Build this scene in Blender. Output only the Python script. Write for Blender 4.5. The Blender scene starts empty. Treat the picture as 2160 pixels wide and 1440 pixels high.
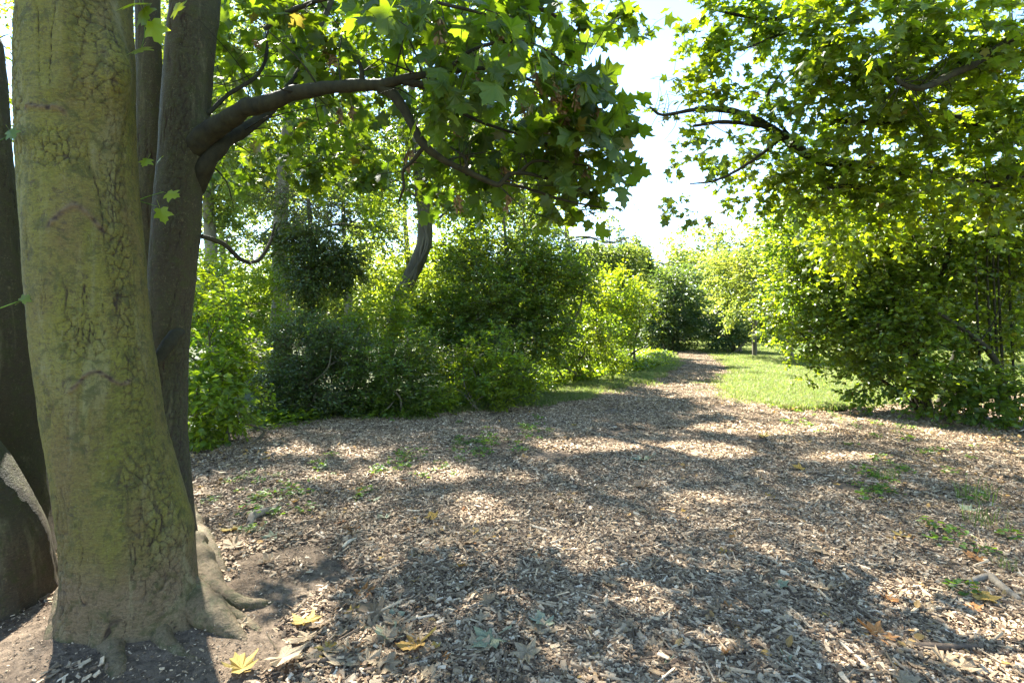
import bpy, math, random
import numpy as np
from mathutils import Vector, Matrix
R = math.radians
sc = bpy.context.scene
C = sc.collection

# ------------------------------------------------------------------ camera, world, sun, exposure
F = 1080.0; HOR = 670.0; CAMH = 1.5
cd = bpy.data.cameras.new('camera'); cam = bpy.data.objects.new('camera', cd); C.objects.link(cam)
cd.sensor_width = 36; cd.lens = 18; cd.shift_y = (HOR-720)/2160; cd.clip_start = 0.05; cd.clip_end = 2000
cam.location = (0, 0, CAMH); cam.rotation_euler = (R(90), 0, 0)
sc.camera = cam
AZ, EL = -36.0, 46.0                       # sun: ahead and to the left, degrees from +Y and above the horizon
SUN = np.array([math.sin(R(AZ))*math.cos(R(EL)), math.cos(R(AZ))*math.cos(R(EL)), math.sin(R(EL))])
w = bpy.data.worlds.new('World'); sc.world = w; w.use_nodes = True
nt = w.node_tree; bg = nt.nodes['Background']
sky = nt.nodes.new('ShaderNodeTexSky'); sky.sky_type = 'NISHITA'; sky.sun_disc = False
sky.sun_elevation = R(EL); sky.sun_rotation = R(AZ); sky.dust_density = 0.0; sky.air_density = 1.0; sky.ozone_density = 2.2
nt.links.new(sky.outputs[0], bg.inputs[0]); bg.inputs[1].default_value = 0.057
sd = bpy.data.lights.new('sun', 'SUN'); sd.energy = 4.3; sd.angle = R(0.7); sd.color = (1, .95, .86)
so = bpy.data.objects.new('sun', sd); C.objects.link(so)
so.rotation_euler = Vector(SUN.tolist()).to_track_quat('Z', 'Y').to_euler()
vs = sc.view_settings; vs.view_transform = 'Standard'; vs.look = 'None'; vs.gamma = 1; vs.use_curve_mapping = False
vs.exposure = 3.45
sc.cycles.max_bounces = 8; sc.cycles.diffuse_bounces = 6; sc.cycles.glossy_bounces = 2
sc.cycles.transmission_bounces = 6; sc.cycles.transparent_max_bounces = 6
sc.cycles.sample_clamp_indirect = 6; sc.cycles.caustics_reflective = False; sc.cycles.caustics_refractive = False
sc.cycles.use_denoising = True
try: sc.cycles.denoiser = 'OPENIMAGEDENOISE'; sc.cycles.denoising_input_passes = 'RGB_ALBEDO_NORMAL'
except Exception: pass

rng = np.random.default_rng(7); random.seed(7)

# ------------------------------------------------------------------ helpers
def at(px, py, Y):
    return np.array([(px-1080)/F*Y, Y, CAMH+(HOR-py)/F*Y])
def gr(px, py):
    Y = F*CAMH/(py-HOR); return np.array([(px-1080)/F*Y, Y, 0.0])

def _hash(ix, iy, iz):
    h = (ix*374761393 + iy*668265263 + iz*1274126177) & 0x7fffffff
    h = ((h ^ (h >> 13))*1103515245) & 0x7fffffff
    h = ((h ^ (h >> 15))*12345677) & 0x7fffffff
    return ((h ^ (h >> 12)) & 0xffff)/65535.0
def vnoise(P):
    P = np.asarray(P, float); i = np.floor(P).astype(np.int64); f = P-i; f = f*f*(3-2*f)
    r = 0
    for a in (0, 1):
        for b in (0, 1):
            for c in (0, 1):
                wgt = (f[..., 0] if a else 1-f[..., 0])*(f[..., 1] if b else 1-f[..., 1])*(f[..., 2] if c else 1-f[..., 2])
                r = r + wgt*_hash(i[..., 0]+a, i[..., 1]+b, i[..., 2]+c)
    return r*2-1
def fbm(P, o=4):
    r = 0; a = .5
    for k in range(o): r = r + a*vnoise(P); P = np.asarray(P)*2.03+17.1; a *= .5
    return r
def worley(u, v):
    """F2-F1 of a jittered cell grid: thin lines where it nears zero"""
    iu = np.floor(u).astype(np.int64); iv = np.floor(v).astype(np.int64)
    f1 = np.full(u.shape, 9.); f2 = np.full(u.shape, 9.)
    for a in (-1, 0, 1):
        for b in (-1, 0, 1):
            cx = iu+a+_hash(iu+a, iv+b, iu*0+3); cy = iv+b+_hash(iu+a, iv+b, iu*0+9)
            d = np.hypot(u-cx, v-cy); n1 = np.minimum(f1, d); f2 = np.minimum(np.maximum(f1, d), f2); f1 = n1
    return f2-f1

def gh(x, y):
    """height of the ground"""
    x = np.asarray(x, float); y = np.asarray(y, float)
    P = np.stack([x*.35, y*.35, x*0+1.7], -1)
    return .05*vnoise(P) + .02*vnoise(P*4.1) + .05*np.exp(-(((x+1.75)**2+(y-2.5)**2)/.6)) - .02

def mk(name, V, quads=None, tris=None, mat=None, parent=None, smooth=False, kind=None, attrs=None, base=None):
    me = bpy.data.meshes.new(name)
    V = np.asarray(V, np.float64)
    if base is not None: V = V-np.asarray(base)
    q = np.asarray(quads, np.int32).reshape(-1, 4) if quads is not None and len(quads) else np.zeros((0, 4), np.int32)
    t = np.asarray(tris, np.int32).reshape(-1, 3) if tris is not None and len(tris) else np.zeros((0, 3), np.int32)
    me.vertices.add(len(V)); me.vertices.foreach_set('co', V.astype(np.float32).ravel())
    li = np.concatenate([q.ravel(), t.ravel()]); me.loops.add(len(li)); me.loops.foreach_set('vertex_index', li)
    st = np.concatenate([np.arange(len(q))*4, len(q)*4+np.arange(len(t))*3]).astype(np.int32)
    me.polygons.add(len(st)); me.polygons.foreach_set('loop_start', st)
    me.polygons.foreach_set('use_smooth', np.full(len(st), smooth, bool))
    me.update(calc_edges=True)
    if attrs:
        for k, v in attrs.items():
            a = me.attributes.new(k, 'FLOAT', 'POINT'); a.data.foreach_set('value', np.asarray(v, np.float32))
    if mat: me.materials.append(mat)
    o = bpy.data.objects.new(name, me); C.objects.link(o)
    if parent is not None: o.parent = parent
    if kind: o['kind'] = kind
    return o
def tag(o, label=None, cat=None, group=None, kind=None):
    if label: o['label'] = label
    if cat: o['category'] = cat
    if group: o['group'] = group
    if kind: o['kind'] = kind
    return o
def thing(name, label, cat, loc, group=None):
    o = bpy.data.objects.new(name, None); C.objects.link(o); o.location = tuple(float(v) for v in loc)
    o.empty_display_size = .2
    return tag(o, label, cat, group)

def spline(pts, n):
    """Catmull-Rom through rows of any width"""
    p = np.asarray(pts, float); p = np.vstack([2*p[0]-p[1], p, 2*p[-1]-p[-2]])
    t = np.linspace(0, len(p)-3-1e-6, n); i = t.astype(int); f = (t-i)[:, None]
    a, b, c, d = p[i], p[i+1], p[i+2], p[i+3]
    return .5*((2*b)+(-a+c)*f+(2*a-5*b+4*c-d)*f*f+(-a+3*b-3*c+d)*f**3)
def norm(v): return v/np.maximum(np.linalg.norm(v, axis=-1, keepdims=True), 1e-9)
class MB:
    def __init__(s): s.V = []; s.Q = []; s.T = []; s.n = 0
    def add(s, V, Q=None, T=None):
        s.V.append(V)
        if Q is not None and len(Q): s.Q.append(np.asarray(Q)+s.n)
        if T is not None and len(T): s.T.append(np.asarray(T)+s.n)
        s.n += len(V)
    def tube(s, pts, rad, n=8, ns=None, rough=0, cap=True):
        pts = np.asarray(pts, float); rad = np.broadcast_to(np.asarray(rad, float), (len(pts),))
        if ns: pr = spline(np.hstack([pts, rad[:, None]]), ns); pts = pr[:, :3]; rad = np.maximum(pr[:, 3], .0008)
        tn = norm(np.gradient(pts, axis=0)); up = np.array([0, 0, 1.]) if abs(tn[0][2]) < .9 else np.array([0, 1., 0])
        a0 = norm(np.cross(tn[0], up)); A = [a0]
        for k in range(1, len(pts)):
            v = A[-1]-tn[k]*np.dot(A[-1], tn[k]); A.append(norm(v))
        A = np.array(A); B = np.cross(tn, A); th = np.linspace(0, 2*math.pi, n, endpoint=False)
        D = A[:, None]*np.cos(th)[None, :, None]+B[:, None]*np.sin(th)[None, :, None]
        rr = rad[:, None]*np.ones(n)
        if rough: rr = rr*(1+rough*fbm((pts[:, None]+D*rad[:, None, None])*(.6/np.mean(rad)), 4))
        V = (pts[:, None]+D*rr[..., None]).reshape(-1, 3)
        m = len(pts); i = np.arange(m-1)[:, None]*n; j = np.arange(n)[None]; k = (j+1) % n
        Q = np.stack([i+j, i+k, i+n+k, i+n+j], -1).reshape(-1, 4)
        T = []
        if cap:
            V = np.vstack([V, pts[-1]+tn[-1]*rad[-1]*.4]); T = [[(m-1)*n+a, (m-1)*n+(a+1) % n, m*n] for a in range(n)]
        s.add(V, Q, T)
    def build(s, name, mat, parent=None, smooth=True, kind=None, base=None):
        V = np.vstack(s.V); Q = np.vstack(s.Q) if s.Q else None; T = np.vstack(s.T) if s.T else None
        return mk(name, V, Q, T, mat, parent, smooth, kind, base=base)

# ------------------------------------------------------------------ materials
class NT:
    def __init__(s, name):
        s.m = bpy.data.materials.new(name); s.m.use_nodes = True; s.t = s.m.node_tree
        s.t.nodes.clear(); s.out = s.n('ShaderNodeOutputMaterial')
    def n(s, ty, **k):
        o = s.t.nodes.new(ty)
        for a, b in k.items(): setattr(o, a, b)
        return o
    def l(s, a, b): s.t.links.new(a, b)
    def noise(s, vec, scale, detail=4, rough=.6, dist=0):
        o = s.n('ShaderNodeTexNoise'); o.inputs['Scale'].default_value = scale; o.inputs['Detail'].default_value = detail
        o.inputs['Roughness'].default_value = rough; o.inputs['Distortion'].default_value = dist
        if vec is not None: s.l(vec, o.inputs['Vector'])
        return o.outputs['Fac']
    def ramp(s, fac, stops):
        o = s.n('ShaderNodeValToRGB'); e = o.color_ramp.elements
        while len(e) < len(stops): e.new(.5)
        for i, (p, c) in enumerate(stops): e[i].position = p; e[i].color = (*c, 1) if not isinstance(c, (int, float)) else (c, c, c, 1)
        s.l(fac, o.inputs[0]); return o.outputs[0]
    def mix(s, fac, a, b, mode='MIX'):
        o = s.n('ShaderNodeMix', data_type='RGBA', blend_type=mode)
        for sock, v in ((o.inputs[0], fac), (o.inputs[6], a), (o.inputs[7], b)):
            if isinstance(v, tuple): sock.default_value = (*v, 1)
            elif isinstance(v, (int, float)): sock.default_value = v
            else: s.l(v, sock)
        return o.outputs[2]
    def scale(s, vec, v):
        o = s.n('ShaderNodeMapping'); o.inputs['Scale'].default_value = v; s.l(vec, o.inputs[0]); return o.outputs[0]
    def coord(s): return s.n('ShaderNodeTexCoord').outputs['Object']
    def attr(s, k): return s.n('ShaderNodeAttribute', attribute_name=k).outputs['Fac']
    def bump(s, h, dist=.01, st=1):
        o = s.n('ShaderNodeBump'); o.inputs['Distance'].default_value = dist; o.inputs['Strength'].default_value = st; s.l(h, o.inputs['Height']); return o.outputs[0]
    def pri(s, col, rough=.8, nrm=None, spec=.5):
        o = s.n('ShaderNodeBsdfPrincipled')
        if isinstance(col, tuple): o.inputs['Base Color'].default_value = (*col, 1)
        else: s.l(col, o.inputs['Base Color'])
        if isinstance(rough, (int, float)): o.inputs['Roughness'].default_value = rough
        else: s.l(rough, o.inputs['Roughness'])
        o.inputs['Specular IOR Level'].default_value = spec
        if nrm is not None: s.l(nrm, o.inputs['Normal'])
        return o.outputs[0]

def leaf_mat(name, front, trans, alt=None, altp=.0, rough=.42, tmix=.5, vary=.35):
    """leaf: glossy diffuse front, light passing through; hue drifts from leaf to leaf and bough to bough"""
    m = NT(name); isl = m.n('ShaderNodeNewGeometry').outputs['Random Per Island']
    oi = m.n('ShaderNodeObjectInfo').outputs['Random']
    wn = m.n('ShaderNodeTexWhiteNoise', noise_dimensions='2D'); cb = m.n('ShaderNodeCombineXYZ')
    m.l(isl, cb.inputs[0]); m.l(oi, cb.inputs[1]); m.l(cb.outputs[0], wn.inputs['Vector'])
    r = wn.outputs['Value']
    big = m.noise(m.coord(), 1.1, 2)
    v = m.ramp(r, [(0, 1-vary), (1, 1+vary)])
    hs = m.ramp(big, [(.3, (.82, .95, 1.0)), (.7, (1.25, 1.08, .8))])
    def col(c):
        a = m.mix(1.0, m.mix(1.0, c, v, 'MULTIPLY'), hs, 'MULTIPLY')
        if alt: a = m.mix(m.ramp(r, [(max(0, 1-altp-.002), 0.), (1-altp, 1.)]), a, alt)
        return a
    f = col(front); t = col(trans)
    p = m.pri(f, rough, spec=.5); tr = m.n('ShaderNodeBsdfTranslucent'); m.l(t, tr.inputs[0])
    mx = m.n('ShaderNodeMixShader'); mx.inputs[0].default_value = tmix; m.l(p, mx.inputs[1]); m.l(tr.outputs[0], mx.inputs[2])
    m.l(mx.outputs[0], m.out.inputs[0]); return m.m

M = {}
M['syc_near'] = leaf_mat('sycamore_leaf', (.045, .085, .012), (.19, .28, .008), (.20, .16, .02), .012, rough=.5)
M['syc_right'] = leaf_mat('sycamore_leaf_right', (.06, .105, .016), (.32, .43, .010), (.2, .16, .02), .01)
M['hazel'] = leaf_mat('hazel_leaf', (.07, .118, .022), (.30, .41, .012), (.2, .18, .02), .01, rough=.36)
M['elder'] = leaf_mat('elder_leaf', (.08, .14, .014), (.36, .48, .008), rough=.45)
M['privet'] = leaf_mat('privet_leaf', (.042, .078, .024), (.17, .25, .014), rough=.28, tmix=.35)
M['yew'] = leaf_mat('holly_leaf', (.035, .065, .014), (.16, .22, .010), rough=.35, tmix=.35)
M['bush'] = leaf_mat('bush_leaf', (.055, .10, .018), (.28, .39, .010), rough=.33, tmix=.45)
M['bush_bright'] = leaf_mat('young_leaf', (.075, .13, .018), (.40, .50, .010), rough=.38)
M['far'] = leaf_mat('far_leaf', (.065, .10, .032), (.28, .36, .04), rough=.45)
M['far_dark'] = leaf_mat('far_dark_leaf', (.04, .075, .03), (.16, .24, .03), rough=.4, tmix=.4)
M['pale'] = leaf_mat('pale_leaf', (.10, .14, .045), (.34, .42, .05), rough=.4)
M['grass'] = leaf_mat('grass_blade', (.10, .15, .040), (.24, .33, .05), (.30, .27, .12), .22, rough=.5, vary=.5)
M['weed'] = leaf_mat('weed_leaf', (.06, .13, .02), (.26, .42, .015), rough=.45)

def simple(name, c1, c2, scale=20, rough=.85, st=(1, 1, 1), bump=.004, spec=.3, rnd=0.):
    m = NT(name); v = m.scale(m.coord(), st); n = m.noise(v, scale, 5)
    c = m.mix(m.ramp(n, [(.3, 0.), (.7, 1.)]), c1, c2)
    if rnd:
        oi = m.n('ShaderNodeObjectInfo').outputs['Random']; c = m.mix(1.0, c, m.ramp(oi, [(0, 1-rnd), (1, 1+rnd)]), 'MULTIPLY')
    m.l(m.pri(c, rough, m.bump(n, bump), spec), m.out.inputs[0]); return m.m
M['branch'] = simple('branch_bark', (.012, .011, .006), (.036, .034, .014), 22, st=(1, 1, .6), bump=.01)
M['bark_far'] = simple('far_bark', (.05, .043, .03), (.13, .12, .075), 9, st=(1, 1, .3), bump=.02)
M['bark_pale'] = simple('pale_bark', (.10, .09, .065), (.22, .20, .15), 9, st=(1, 1, .3), bump=.02)
M['twig'] = simple('twig_bark', (.03, .022, .012), (.09, .07, .04), 30)
M['seed'] = simple('winged_seed', (.16, .10, .05), (.30, .20, .09), 60, .7)
M['deadwood'] = simple('dead_wood', (.14, .11, .075), (.30, .25, .18), 30, st=(1, 1, .3))
M['stick_dark'] = simple('dark_stick', (.05, .038, .026), (.14, .10, .065), 40)
M['chip_pale'] = simple('pale_split_wood', (.34, .29, .20), (.48, .42, .31), 50, .7)

def bark_main(name, green, brown, low):
    m = NT(name); co = m.coord()
    streak = m.noise(m.scale(co, (1, 1, .22)), 5.5, 5, .6, .6)
    patch = m.noise(m.scale(co, (1, 1, .6)), 2.3, 4, .6, .3)
    fine = m.noise(m.scale(co, (1, 1, 2.2)), 60, 6, .7)
    speck = m.noise(co, 130, 3, .6)
    c = m.mix(m.ramp(streak, [(.36, 0.), (.62, 1.)]), green, brown)
    c = m.mix(m.ramp(patch, [(.42, 0.), (.62, .75)]), c, tuple(v*1.25 for v in green))
    z = m.n('ShaderNodeSeparateXYZ'); m.l(co, z.inputs[0])
    ad = m.n('ShaderNodeMath', operation='MULTIPLY_ADD'); m.l(patch, ad.inputs[0]); ad.inputs[1].default_value = -.55; m.l(z.outputs[2], ad.inputs[2])
    c = m.mix(m.ramp(ad.outputs[0], [(0., .9), (.22, 0.)]), c, low)
    c = m.mix(m.ramp(fine, [(.3, .7), (.6, 0.)]), c, tuple(v*.4 for v in brown))
    pale = m.noise(m.scale(co, (1, 1, .12)), 9, 5, .65, .4); c = m.mix(m.ramp(pale, [(.56, 0.), (.72, .6)]), c, (.21, .20, .10))
    mott = m.noise(co, 14, 6, .75, .5); c = m.mix(m.ramp(mott, [(.40, .7), (.5, 0.)]), c, (.045, .05, .010))
    flk = m.noise(m.scale(co, (1, 1, .7)), 38, 6, .8, 1.2); c = m.mix(m.ramp(flk, [(.38, .75), (.46, 0.)]), c, (.05, .035, .018)); c = m.mix(m.ramp(flk, [(.58, 0.), (.66, .5)]), c, (.20, .17, .09))
    c = m.mix(m.ramp(speck, [(.64, 0.), (.72, .5)]), c, (.22, .22, .12))
    c = m.mix(m.attr('rough'), c, (.13, .085, .045))
    cr = m.attr('crack'); c = m.mix(m.ramp(cr, [(.15, 0.), (.7, .92)]), c, (.028, .016, .010))
    bh = m.mix(.5, m.mix(.5, fine, flk), m.noise(m.scale(co, (1, 1, 3.)), 28, 6, .7))
    m.l(m.pri(c, .75, m.bump(bh, .02, 1.), .35), m.out.inputs[0]); return m.m
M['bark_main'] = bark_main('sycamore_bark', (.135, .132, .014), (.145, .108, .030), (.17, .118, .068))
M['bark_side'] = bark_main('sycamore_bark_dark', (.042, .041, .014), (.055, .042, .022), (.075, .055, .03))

def soil():
    m = NT('soil'); co = m.coord(); a = m.noise(co, 1.3, 5); b = m.noise(co, 28, 6, .7); d = m.noise(co, 140, 4, .7)
    c = m.mix(m.ramp(a, [(.35, 0.), (.65, 1.)]), (.16, .112, .072), (.29, .22, .15))
    c = m.mix(m.ramp(b, [(.35, .8), (.6, 0.)]), c, (.05, .036, .024))
    c = m.mix(m.ramp(d, [(.62, 0.), (.72, .8)]), c, (.30, .25, .19))
    m.l(m.pri(c, .95, m.bump(m.mix(.5, b, d), .035, 1.), .2), m.out.inputs[0]); return m.m
M['soil'] = soil()
M['turf_soil'] = simple('turf_soil', (.035, .045, .015), (.07, .085, .028), 12, .95)
def chips_mat():
    m = NT('wood_chip'); isl = m.n('ShaderNodeNewGeometry').outputs['Random Per Island']; oi = m.n('ShaderNodeObjectInfo').outputs['Random']
    wn = m.n('ShaderNodeTexWhiteNoise', noise_dimensions='2D'); cb = m.n('ShaderNodeCombineXYZ'); m.l(isl, cb.inputs[0]); m.l(oi, cb.inputs[1]); m.l(cb.outputs[0], wn.inputs['Vector'])
    c = m.ramp(wn.outputs['Value'], [(0, (.048, .028, .015)), (.2, (.13, .084, .047)), (.5, (.255, .18, .106)), (.75, (.39, .29, .18)), (.93, (.54, .41, .26)), (1, (.70, .57, .40))])
    g = m.noise(m.coord(), 90, 4, .7); c = m.mix(m.ramp(g, [(.3, .45), (.6, 0.)]), c, (.06, .045, .032))
    m.l(m.pri(c, .8, m.bump(g, .003), .3), m.out.inputs[0]); return m.m
M['chip'] = chips_mat()
def litter_mat(name, cols, transl=.2):
    m = NT(name); oi = m.n('ShaderNodeObjectInfo').outputs['Random']; isl = m.n('ShaderNodeNewGeometry').outputs['Random Per Island']
    wn = m.n('ShaderNodeTexWhiteNoise', noise_dimensions='2D'); cb = m.n('ShaderNodeCombineXYZ'); m.l(isl, cb.inputs[0]); m.l(oi, cb.inputs[1]); m.l(cb.outputs[0], wn.inputs['Vector'])
    c = m.ramp(wn.outputs['Value'], [(i/max(1, len(cols)-1), q) for i, q in enumerate(cols)])
    n = m.noise(m.coord(), 22, 5, .7); c = m.mix(m.ramp(n, [(.35, .55), (.62, 0.)]), c, tuple(v*.45 for v in cols[0]))
    p = m.pri(c, .65, m.bump(n, .004), .35); tr = m.n('ShaderNodeBsdfTranslucent'); m.l(c, tr.inputs[0])
    mx = m.n('ShaderNodeMixShader'); mx.inputs[0].default_value = transl; m.l(p, mx.inputs[1]); m.l(tr.outputs[0], mx.inputs[2]); m.l(mx.outputs[0], m.out.inputs[0]); return m.m
M['dry_brown'] = litter_mat('dry_brown_leaf', [(.34, .245, .14), (.43, .33, .20), (.26, .17, .09)])
M['dry_yellow'] = litter_mat('yellow_fallen_leaf', [(.46, .28, .05), (.48, .35, .09), (.40, .21, .04)])
M['dry_green'] = litter_mat('grey_green_fallen_leaf', [(.27, .29, .17), (.33, .35, .23)])
M['dry_rust'] = litter_mat('rust_fallen_leaf', [(.36, .15, .04), (.42, .20, .06)])
M['litter'] = litter_mat('litter', [(.22, .15, .08), (.34, .25, .14), (.45, .26, .06), (.28, .18, .09), (.16, .11, .06)])

# ------------------------------------------------------------------ leaf templates (x across, y along, z normal)
def sym(half, centre, z):
    """half outline from base to tip on the +x side -> fan round a centre"""
    pts = list(half)+[(-x, y) for x, y in reversed(half[1:-1])]
    V = [(centre[0], centre[1], 0)]+[(x, y, z*(abs(x)**1.3)-.10*y*y) for x, y in pts]; n = len(pts)
    return np.array(V, float), np.array([[0, 1+i, 1+(i+1) % n] for i in range(n)])
MAPLE = sym([(0, .02), (.20, -.09), (.47, -.02), (.38, .12), (.34, .20), (.55, .34), (.64, .52), (.46, .51), (.24, .57), (.27, .76), (.10, .84), (0, 1.02)], (0, .22), -.22)
# stalk
def with_stalk(t):
    V, T = t; n = len(V); V = np.vstack([V, [[.012, .03, 0], [-.012, .03, 0], [.01, -.55, .10], [-.01, -.55, .10]]])
    return V, np.vstack([T, [[n, n+1, n+2], [n+1, n+3, n+2]]])
MAPLE_S = with_stalk(MAPLE)
MAPLE_M = sym([(0, 0), (.42, 0), (.30, .2), (.6, .5), (.22, .57), (0, 1)], (0, .25), -.25)
OVAL_M = sym([(0, 0), (.25, .2), (.34, .5), (.16, .84), (0, 1)], (0, .5), .28)
OVAL_L = (np.array([(0, 0, 0), (.27, .45, .09), (0, 1, -.08), (-.27, .45, .09)], float), np.array([[0, 1, 2], [0, 2, 3]]))
HAZ = (np.array([(0, 0, 0), (.36, .35, .08), (.26, .78, .04), (0, 1, -.1), (-.26, .78, .04), (-.36, .35, .08)], float), np.array([[0, 1, 2], [0, 2, 3], [0, 3, 4], [0, 4, 5]]))
STAR_L = (np.array([(0, 0, 0), (.5, .35, -.06), (.2, .5, 0), (0, 1, -.08), (-.2, .5, 0), (-.5, .35, -.06)], float), np.array([[0, 1, 2], [0, 2, 3], [0, 3, 4], [0, 4, 5]]))

def frames(D, N):
    D = norm(D); N = norm(N-D*np.sum(N*D, -1, keepdims=True)); return np.cross(D, N), D, N
def leaves_mesh(P, D, N, S, tmpl):
    X, D, N = frames(D, N); V, T = tmpl; S = S[:, None, None]
    W = P[:, None]+S*(X[:, None]*V[None, :, :1]+D[:, None]*V[None, :, 1:2]+N[:, None]*V[None, :, 2:3])
    TT = (T[None]+(np.arange(len(P))*len(V))[:, None, None]).reshape(-1, 3)
    return W.reshape(-1, 3), TT

# places on the ground that a sunbeam reaches (pixel of its centre, half width m, half depth m)
HOLES = [(gr(px, py), a, b) for px, py, a, b in [
    (620, 958, .32, .20), (730, 958, .42, .22), (690, 1008, .22, .14), (800, 998, .30, .14), (935, 990, .34, .22), (1000, 1045, .16, .16),
    (1250, 930, .75, .35), (1085, 998, .18, .12), (680, 1240, .10, .10), (660, 1290, .09, .16), (1020, 1075, .2, .12), (1900, 1225, .20, .10), (2080, 1300, .28, .12), (600, 1145, .14, .06), (520, 1150, .16, .06),
    (1480, 940, .6, .35), (1580, 900, .8, .35), (1700, 900, .6, .3), (1480, 1040, .35, .10), (540, 1290, .08, .05), (470, 1400, .06, .07), (2120, 1380, .3, .1), (1780, 960, .5, .15)]]
LAWN = True
def sunlit_filter(P, keep=.03):
    t = P[:, 2]/SUN[2]; G = P-SUN[None]*t[:, None]
    ok = np.ones(len(P), bool)
    for c, a, b in HOLES:
        d = ((G[:, 0]-c[0])/a)**2+((G[:, 1]-c[1])/b)**2
        ok &= ~((d < 1) & (P[:, 2] > .5))
    # the open lawn and the bend of the path lie in the sun
    d = (G[:, 0] > 3.2) & (G[:, 0] < 14) & (G[:, 1] > 9.2) & (G[:, 1] < 26) & (P[:, 2] > 4.0)
    ok &= ~(d & (vnoise(G*.55) > -.35))
    # loose, flickering gaps over the clearing
    hsh = _hash((P[:, 0]*997).astype(np.int64), (P[:, 1]*991).astype(np.int64), (P[:, 2]*983).astype(np.int64))
    pxx = 1080+F*P[:, 0]/np.maximum(P[:, 1], .1)
    d = (pxx < 1420) & (G[:, 1] < 14) & (G[:, 1] > 1.5) & ((np.abs(G[:, 0]) < 9) & ((G[:, 1] < 9) | (G[:, 0] > -.5))) & (P[:, 2] > 3.3)
    f = fbm(G*np.array([2.2, 3.0, 0])+3.1, 3)
    ok &= ~(d & (hsh < np.where((f > -.12) | (P[:, 2] > 7), .86, .35)))
    return ok
def in_view(P, m=1.0):
    px = 1080+F*P[:, 0]/P[:, 1]; py = HOR-F*(P[:, 2]-CAMH)/P[:, 1]
    return (P[:, 1] > .3) & (px > -20) & (px < 2180) & (py > -30) & (py < 1460)

DEN = 3.6
def spray(blobs, size, rs, per=12, droop=.35, flat=.55, gap=.15, filt=True, tw=.6, side=.8, face=0., dens=1.0):
    """leaves set on twigs that fan out inside the blobs; returns leaf arrays and the twigs"""
    Ps, Ds, Ns, TW = [], [], [], []
    for (c, r, k) in blobs:
        c = np.asarray(c, float); r = np.asarray(r, float)*np.ones(3)
        n = max(6, int(DEN*dens*k*math.pi*r[0]*r[2]/(.5*size*size))); m = max(2, int(n/per*1.25))
        d = norm(rs.normal(size=(m, 3))); rad = (.15+.80*rs.random(m)**.6)[:, None]
        S = c+d*rad*r
        g = vnoise(S*(1.5/np.mean(r)+.35)+c[0]*3) > (-.55+gap*2*(rad[:, 0] > .45))
        S = S[g]; d = d[g]; m = len(S)
        if not m: continue
        D = norm(d*.9+rs.normal(size=(m, 3))*.45+np.array([0, 0, .12])); L = (np.mean(r)*.42*(.6+.8*rs.random(m)))[:, None]
        L = np.clip(L, .18, 1.0); sh = (rs.random(m) < .07)[:, None]; D = np.where(sh, norm(D+np.array([0, 0, .8])), D); L = np.where(sh, L*1.9, L)
        t = (np.arange(per)+.5+rs.random((m, per))*.6)/per
        drp = droop*L*.8
        P = S[:, None]+D[:, None]*(L*t)[..., None]-np.array([0, 0, 1.])*(drp*t*t)[..., None]
        up = np.array([0, 0, 1.]); lat = norm(np.cross(D, up)+1e-3)
        sgn = np.where((np.arange(per) % 2)[None, :, None] == 0, 1., -1.)
        A = norm(D[:, None]*.55+lat[:, None]*sgn*side+rs.normal(size=P.shape)*.28+np.array([0, 0, -droop]))
        N = norm(np.array([0, -face, 1.])*flat+rs.normal(size=P.shape)*(1-flat)*.9)
        P = P+A*size*.25+rs.normal(size=P.shape)*size*.2
        Ps.append(P.reshape(-1, 3)); Ds.append(A.reshape(-1, 3)); Ns.append(N.reshape(-1, 3))
        tt = np.array([0, .5, 1.]); TW.append(S[:, None]+D[:, None]*(L*tt)[..., None]-np.array([0, 0, 1.])*(drp*tt*tt)[..., None])
    P = np.vstack(Ps); D = np.vstack(Ds); N = np.vstack(Ns)
    Sz = size*(.62+.6*rs.random(len(P)))
    ok = (P[:, 2] > gh(P[:, 0], P[:, 1])+.03)
    if filt: ok &= sunlit_filter(P)
    return P[ok], D[ok], N[ok], Sz[ok], np.vstack(TW)

def twig_mesh(TW, r0=.004, r1=.0015):
    m = len(TW); tn = norm(TW[:, 2]-TW[:, 0]); a = norm(np.cross(tn, [0.1, .2, 1.])); b = np.cross(tn, a)
    th = np.array([0, 2.09, 4.19]); rr = np.array([r0, (r0+r1)/2, r1])
    V = TW[:, :, None]+rr[None, :, None, None]*(a[:, None, None]*np.cos(th)[None, None, :, None]+b[:, None, None]*np.sin(th)[None, None, :, None])
    base = (np.arange(m)*9)[:, None]
    q = np.array([[s*3+i, s*3+(i+1) % 3, s*3+3+(i+1) % 3, s*3+3+i] for s in (0, 1) for i in range(3)])
    return V.reshape(-1, 3), (base[:, :, None]+q[None]).reshape(-1, 4)

def bl(px, py, Y, rp, k, sy=1.0, sz=1.0):
    r = rp/F*Y; return (at(px, py, Y), (r, r*sy, r*sz), k)

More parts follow.
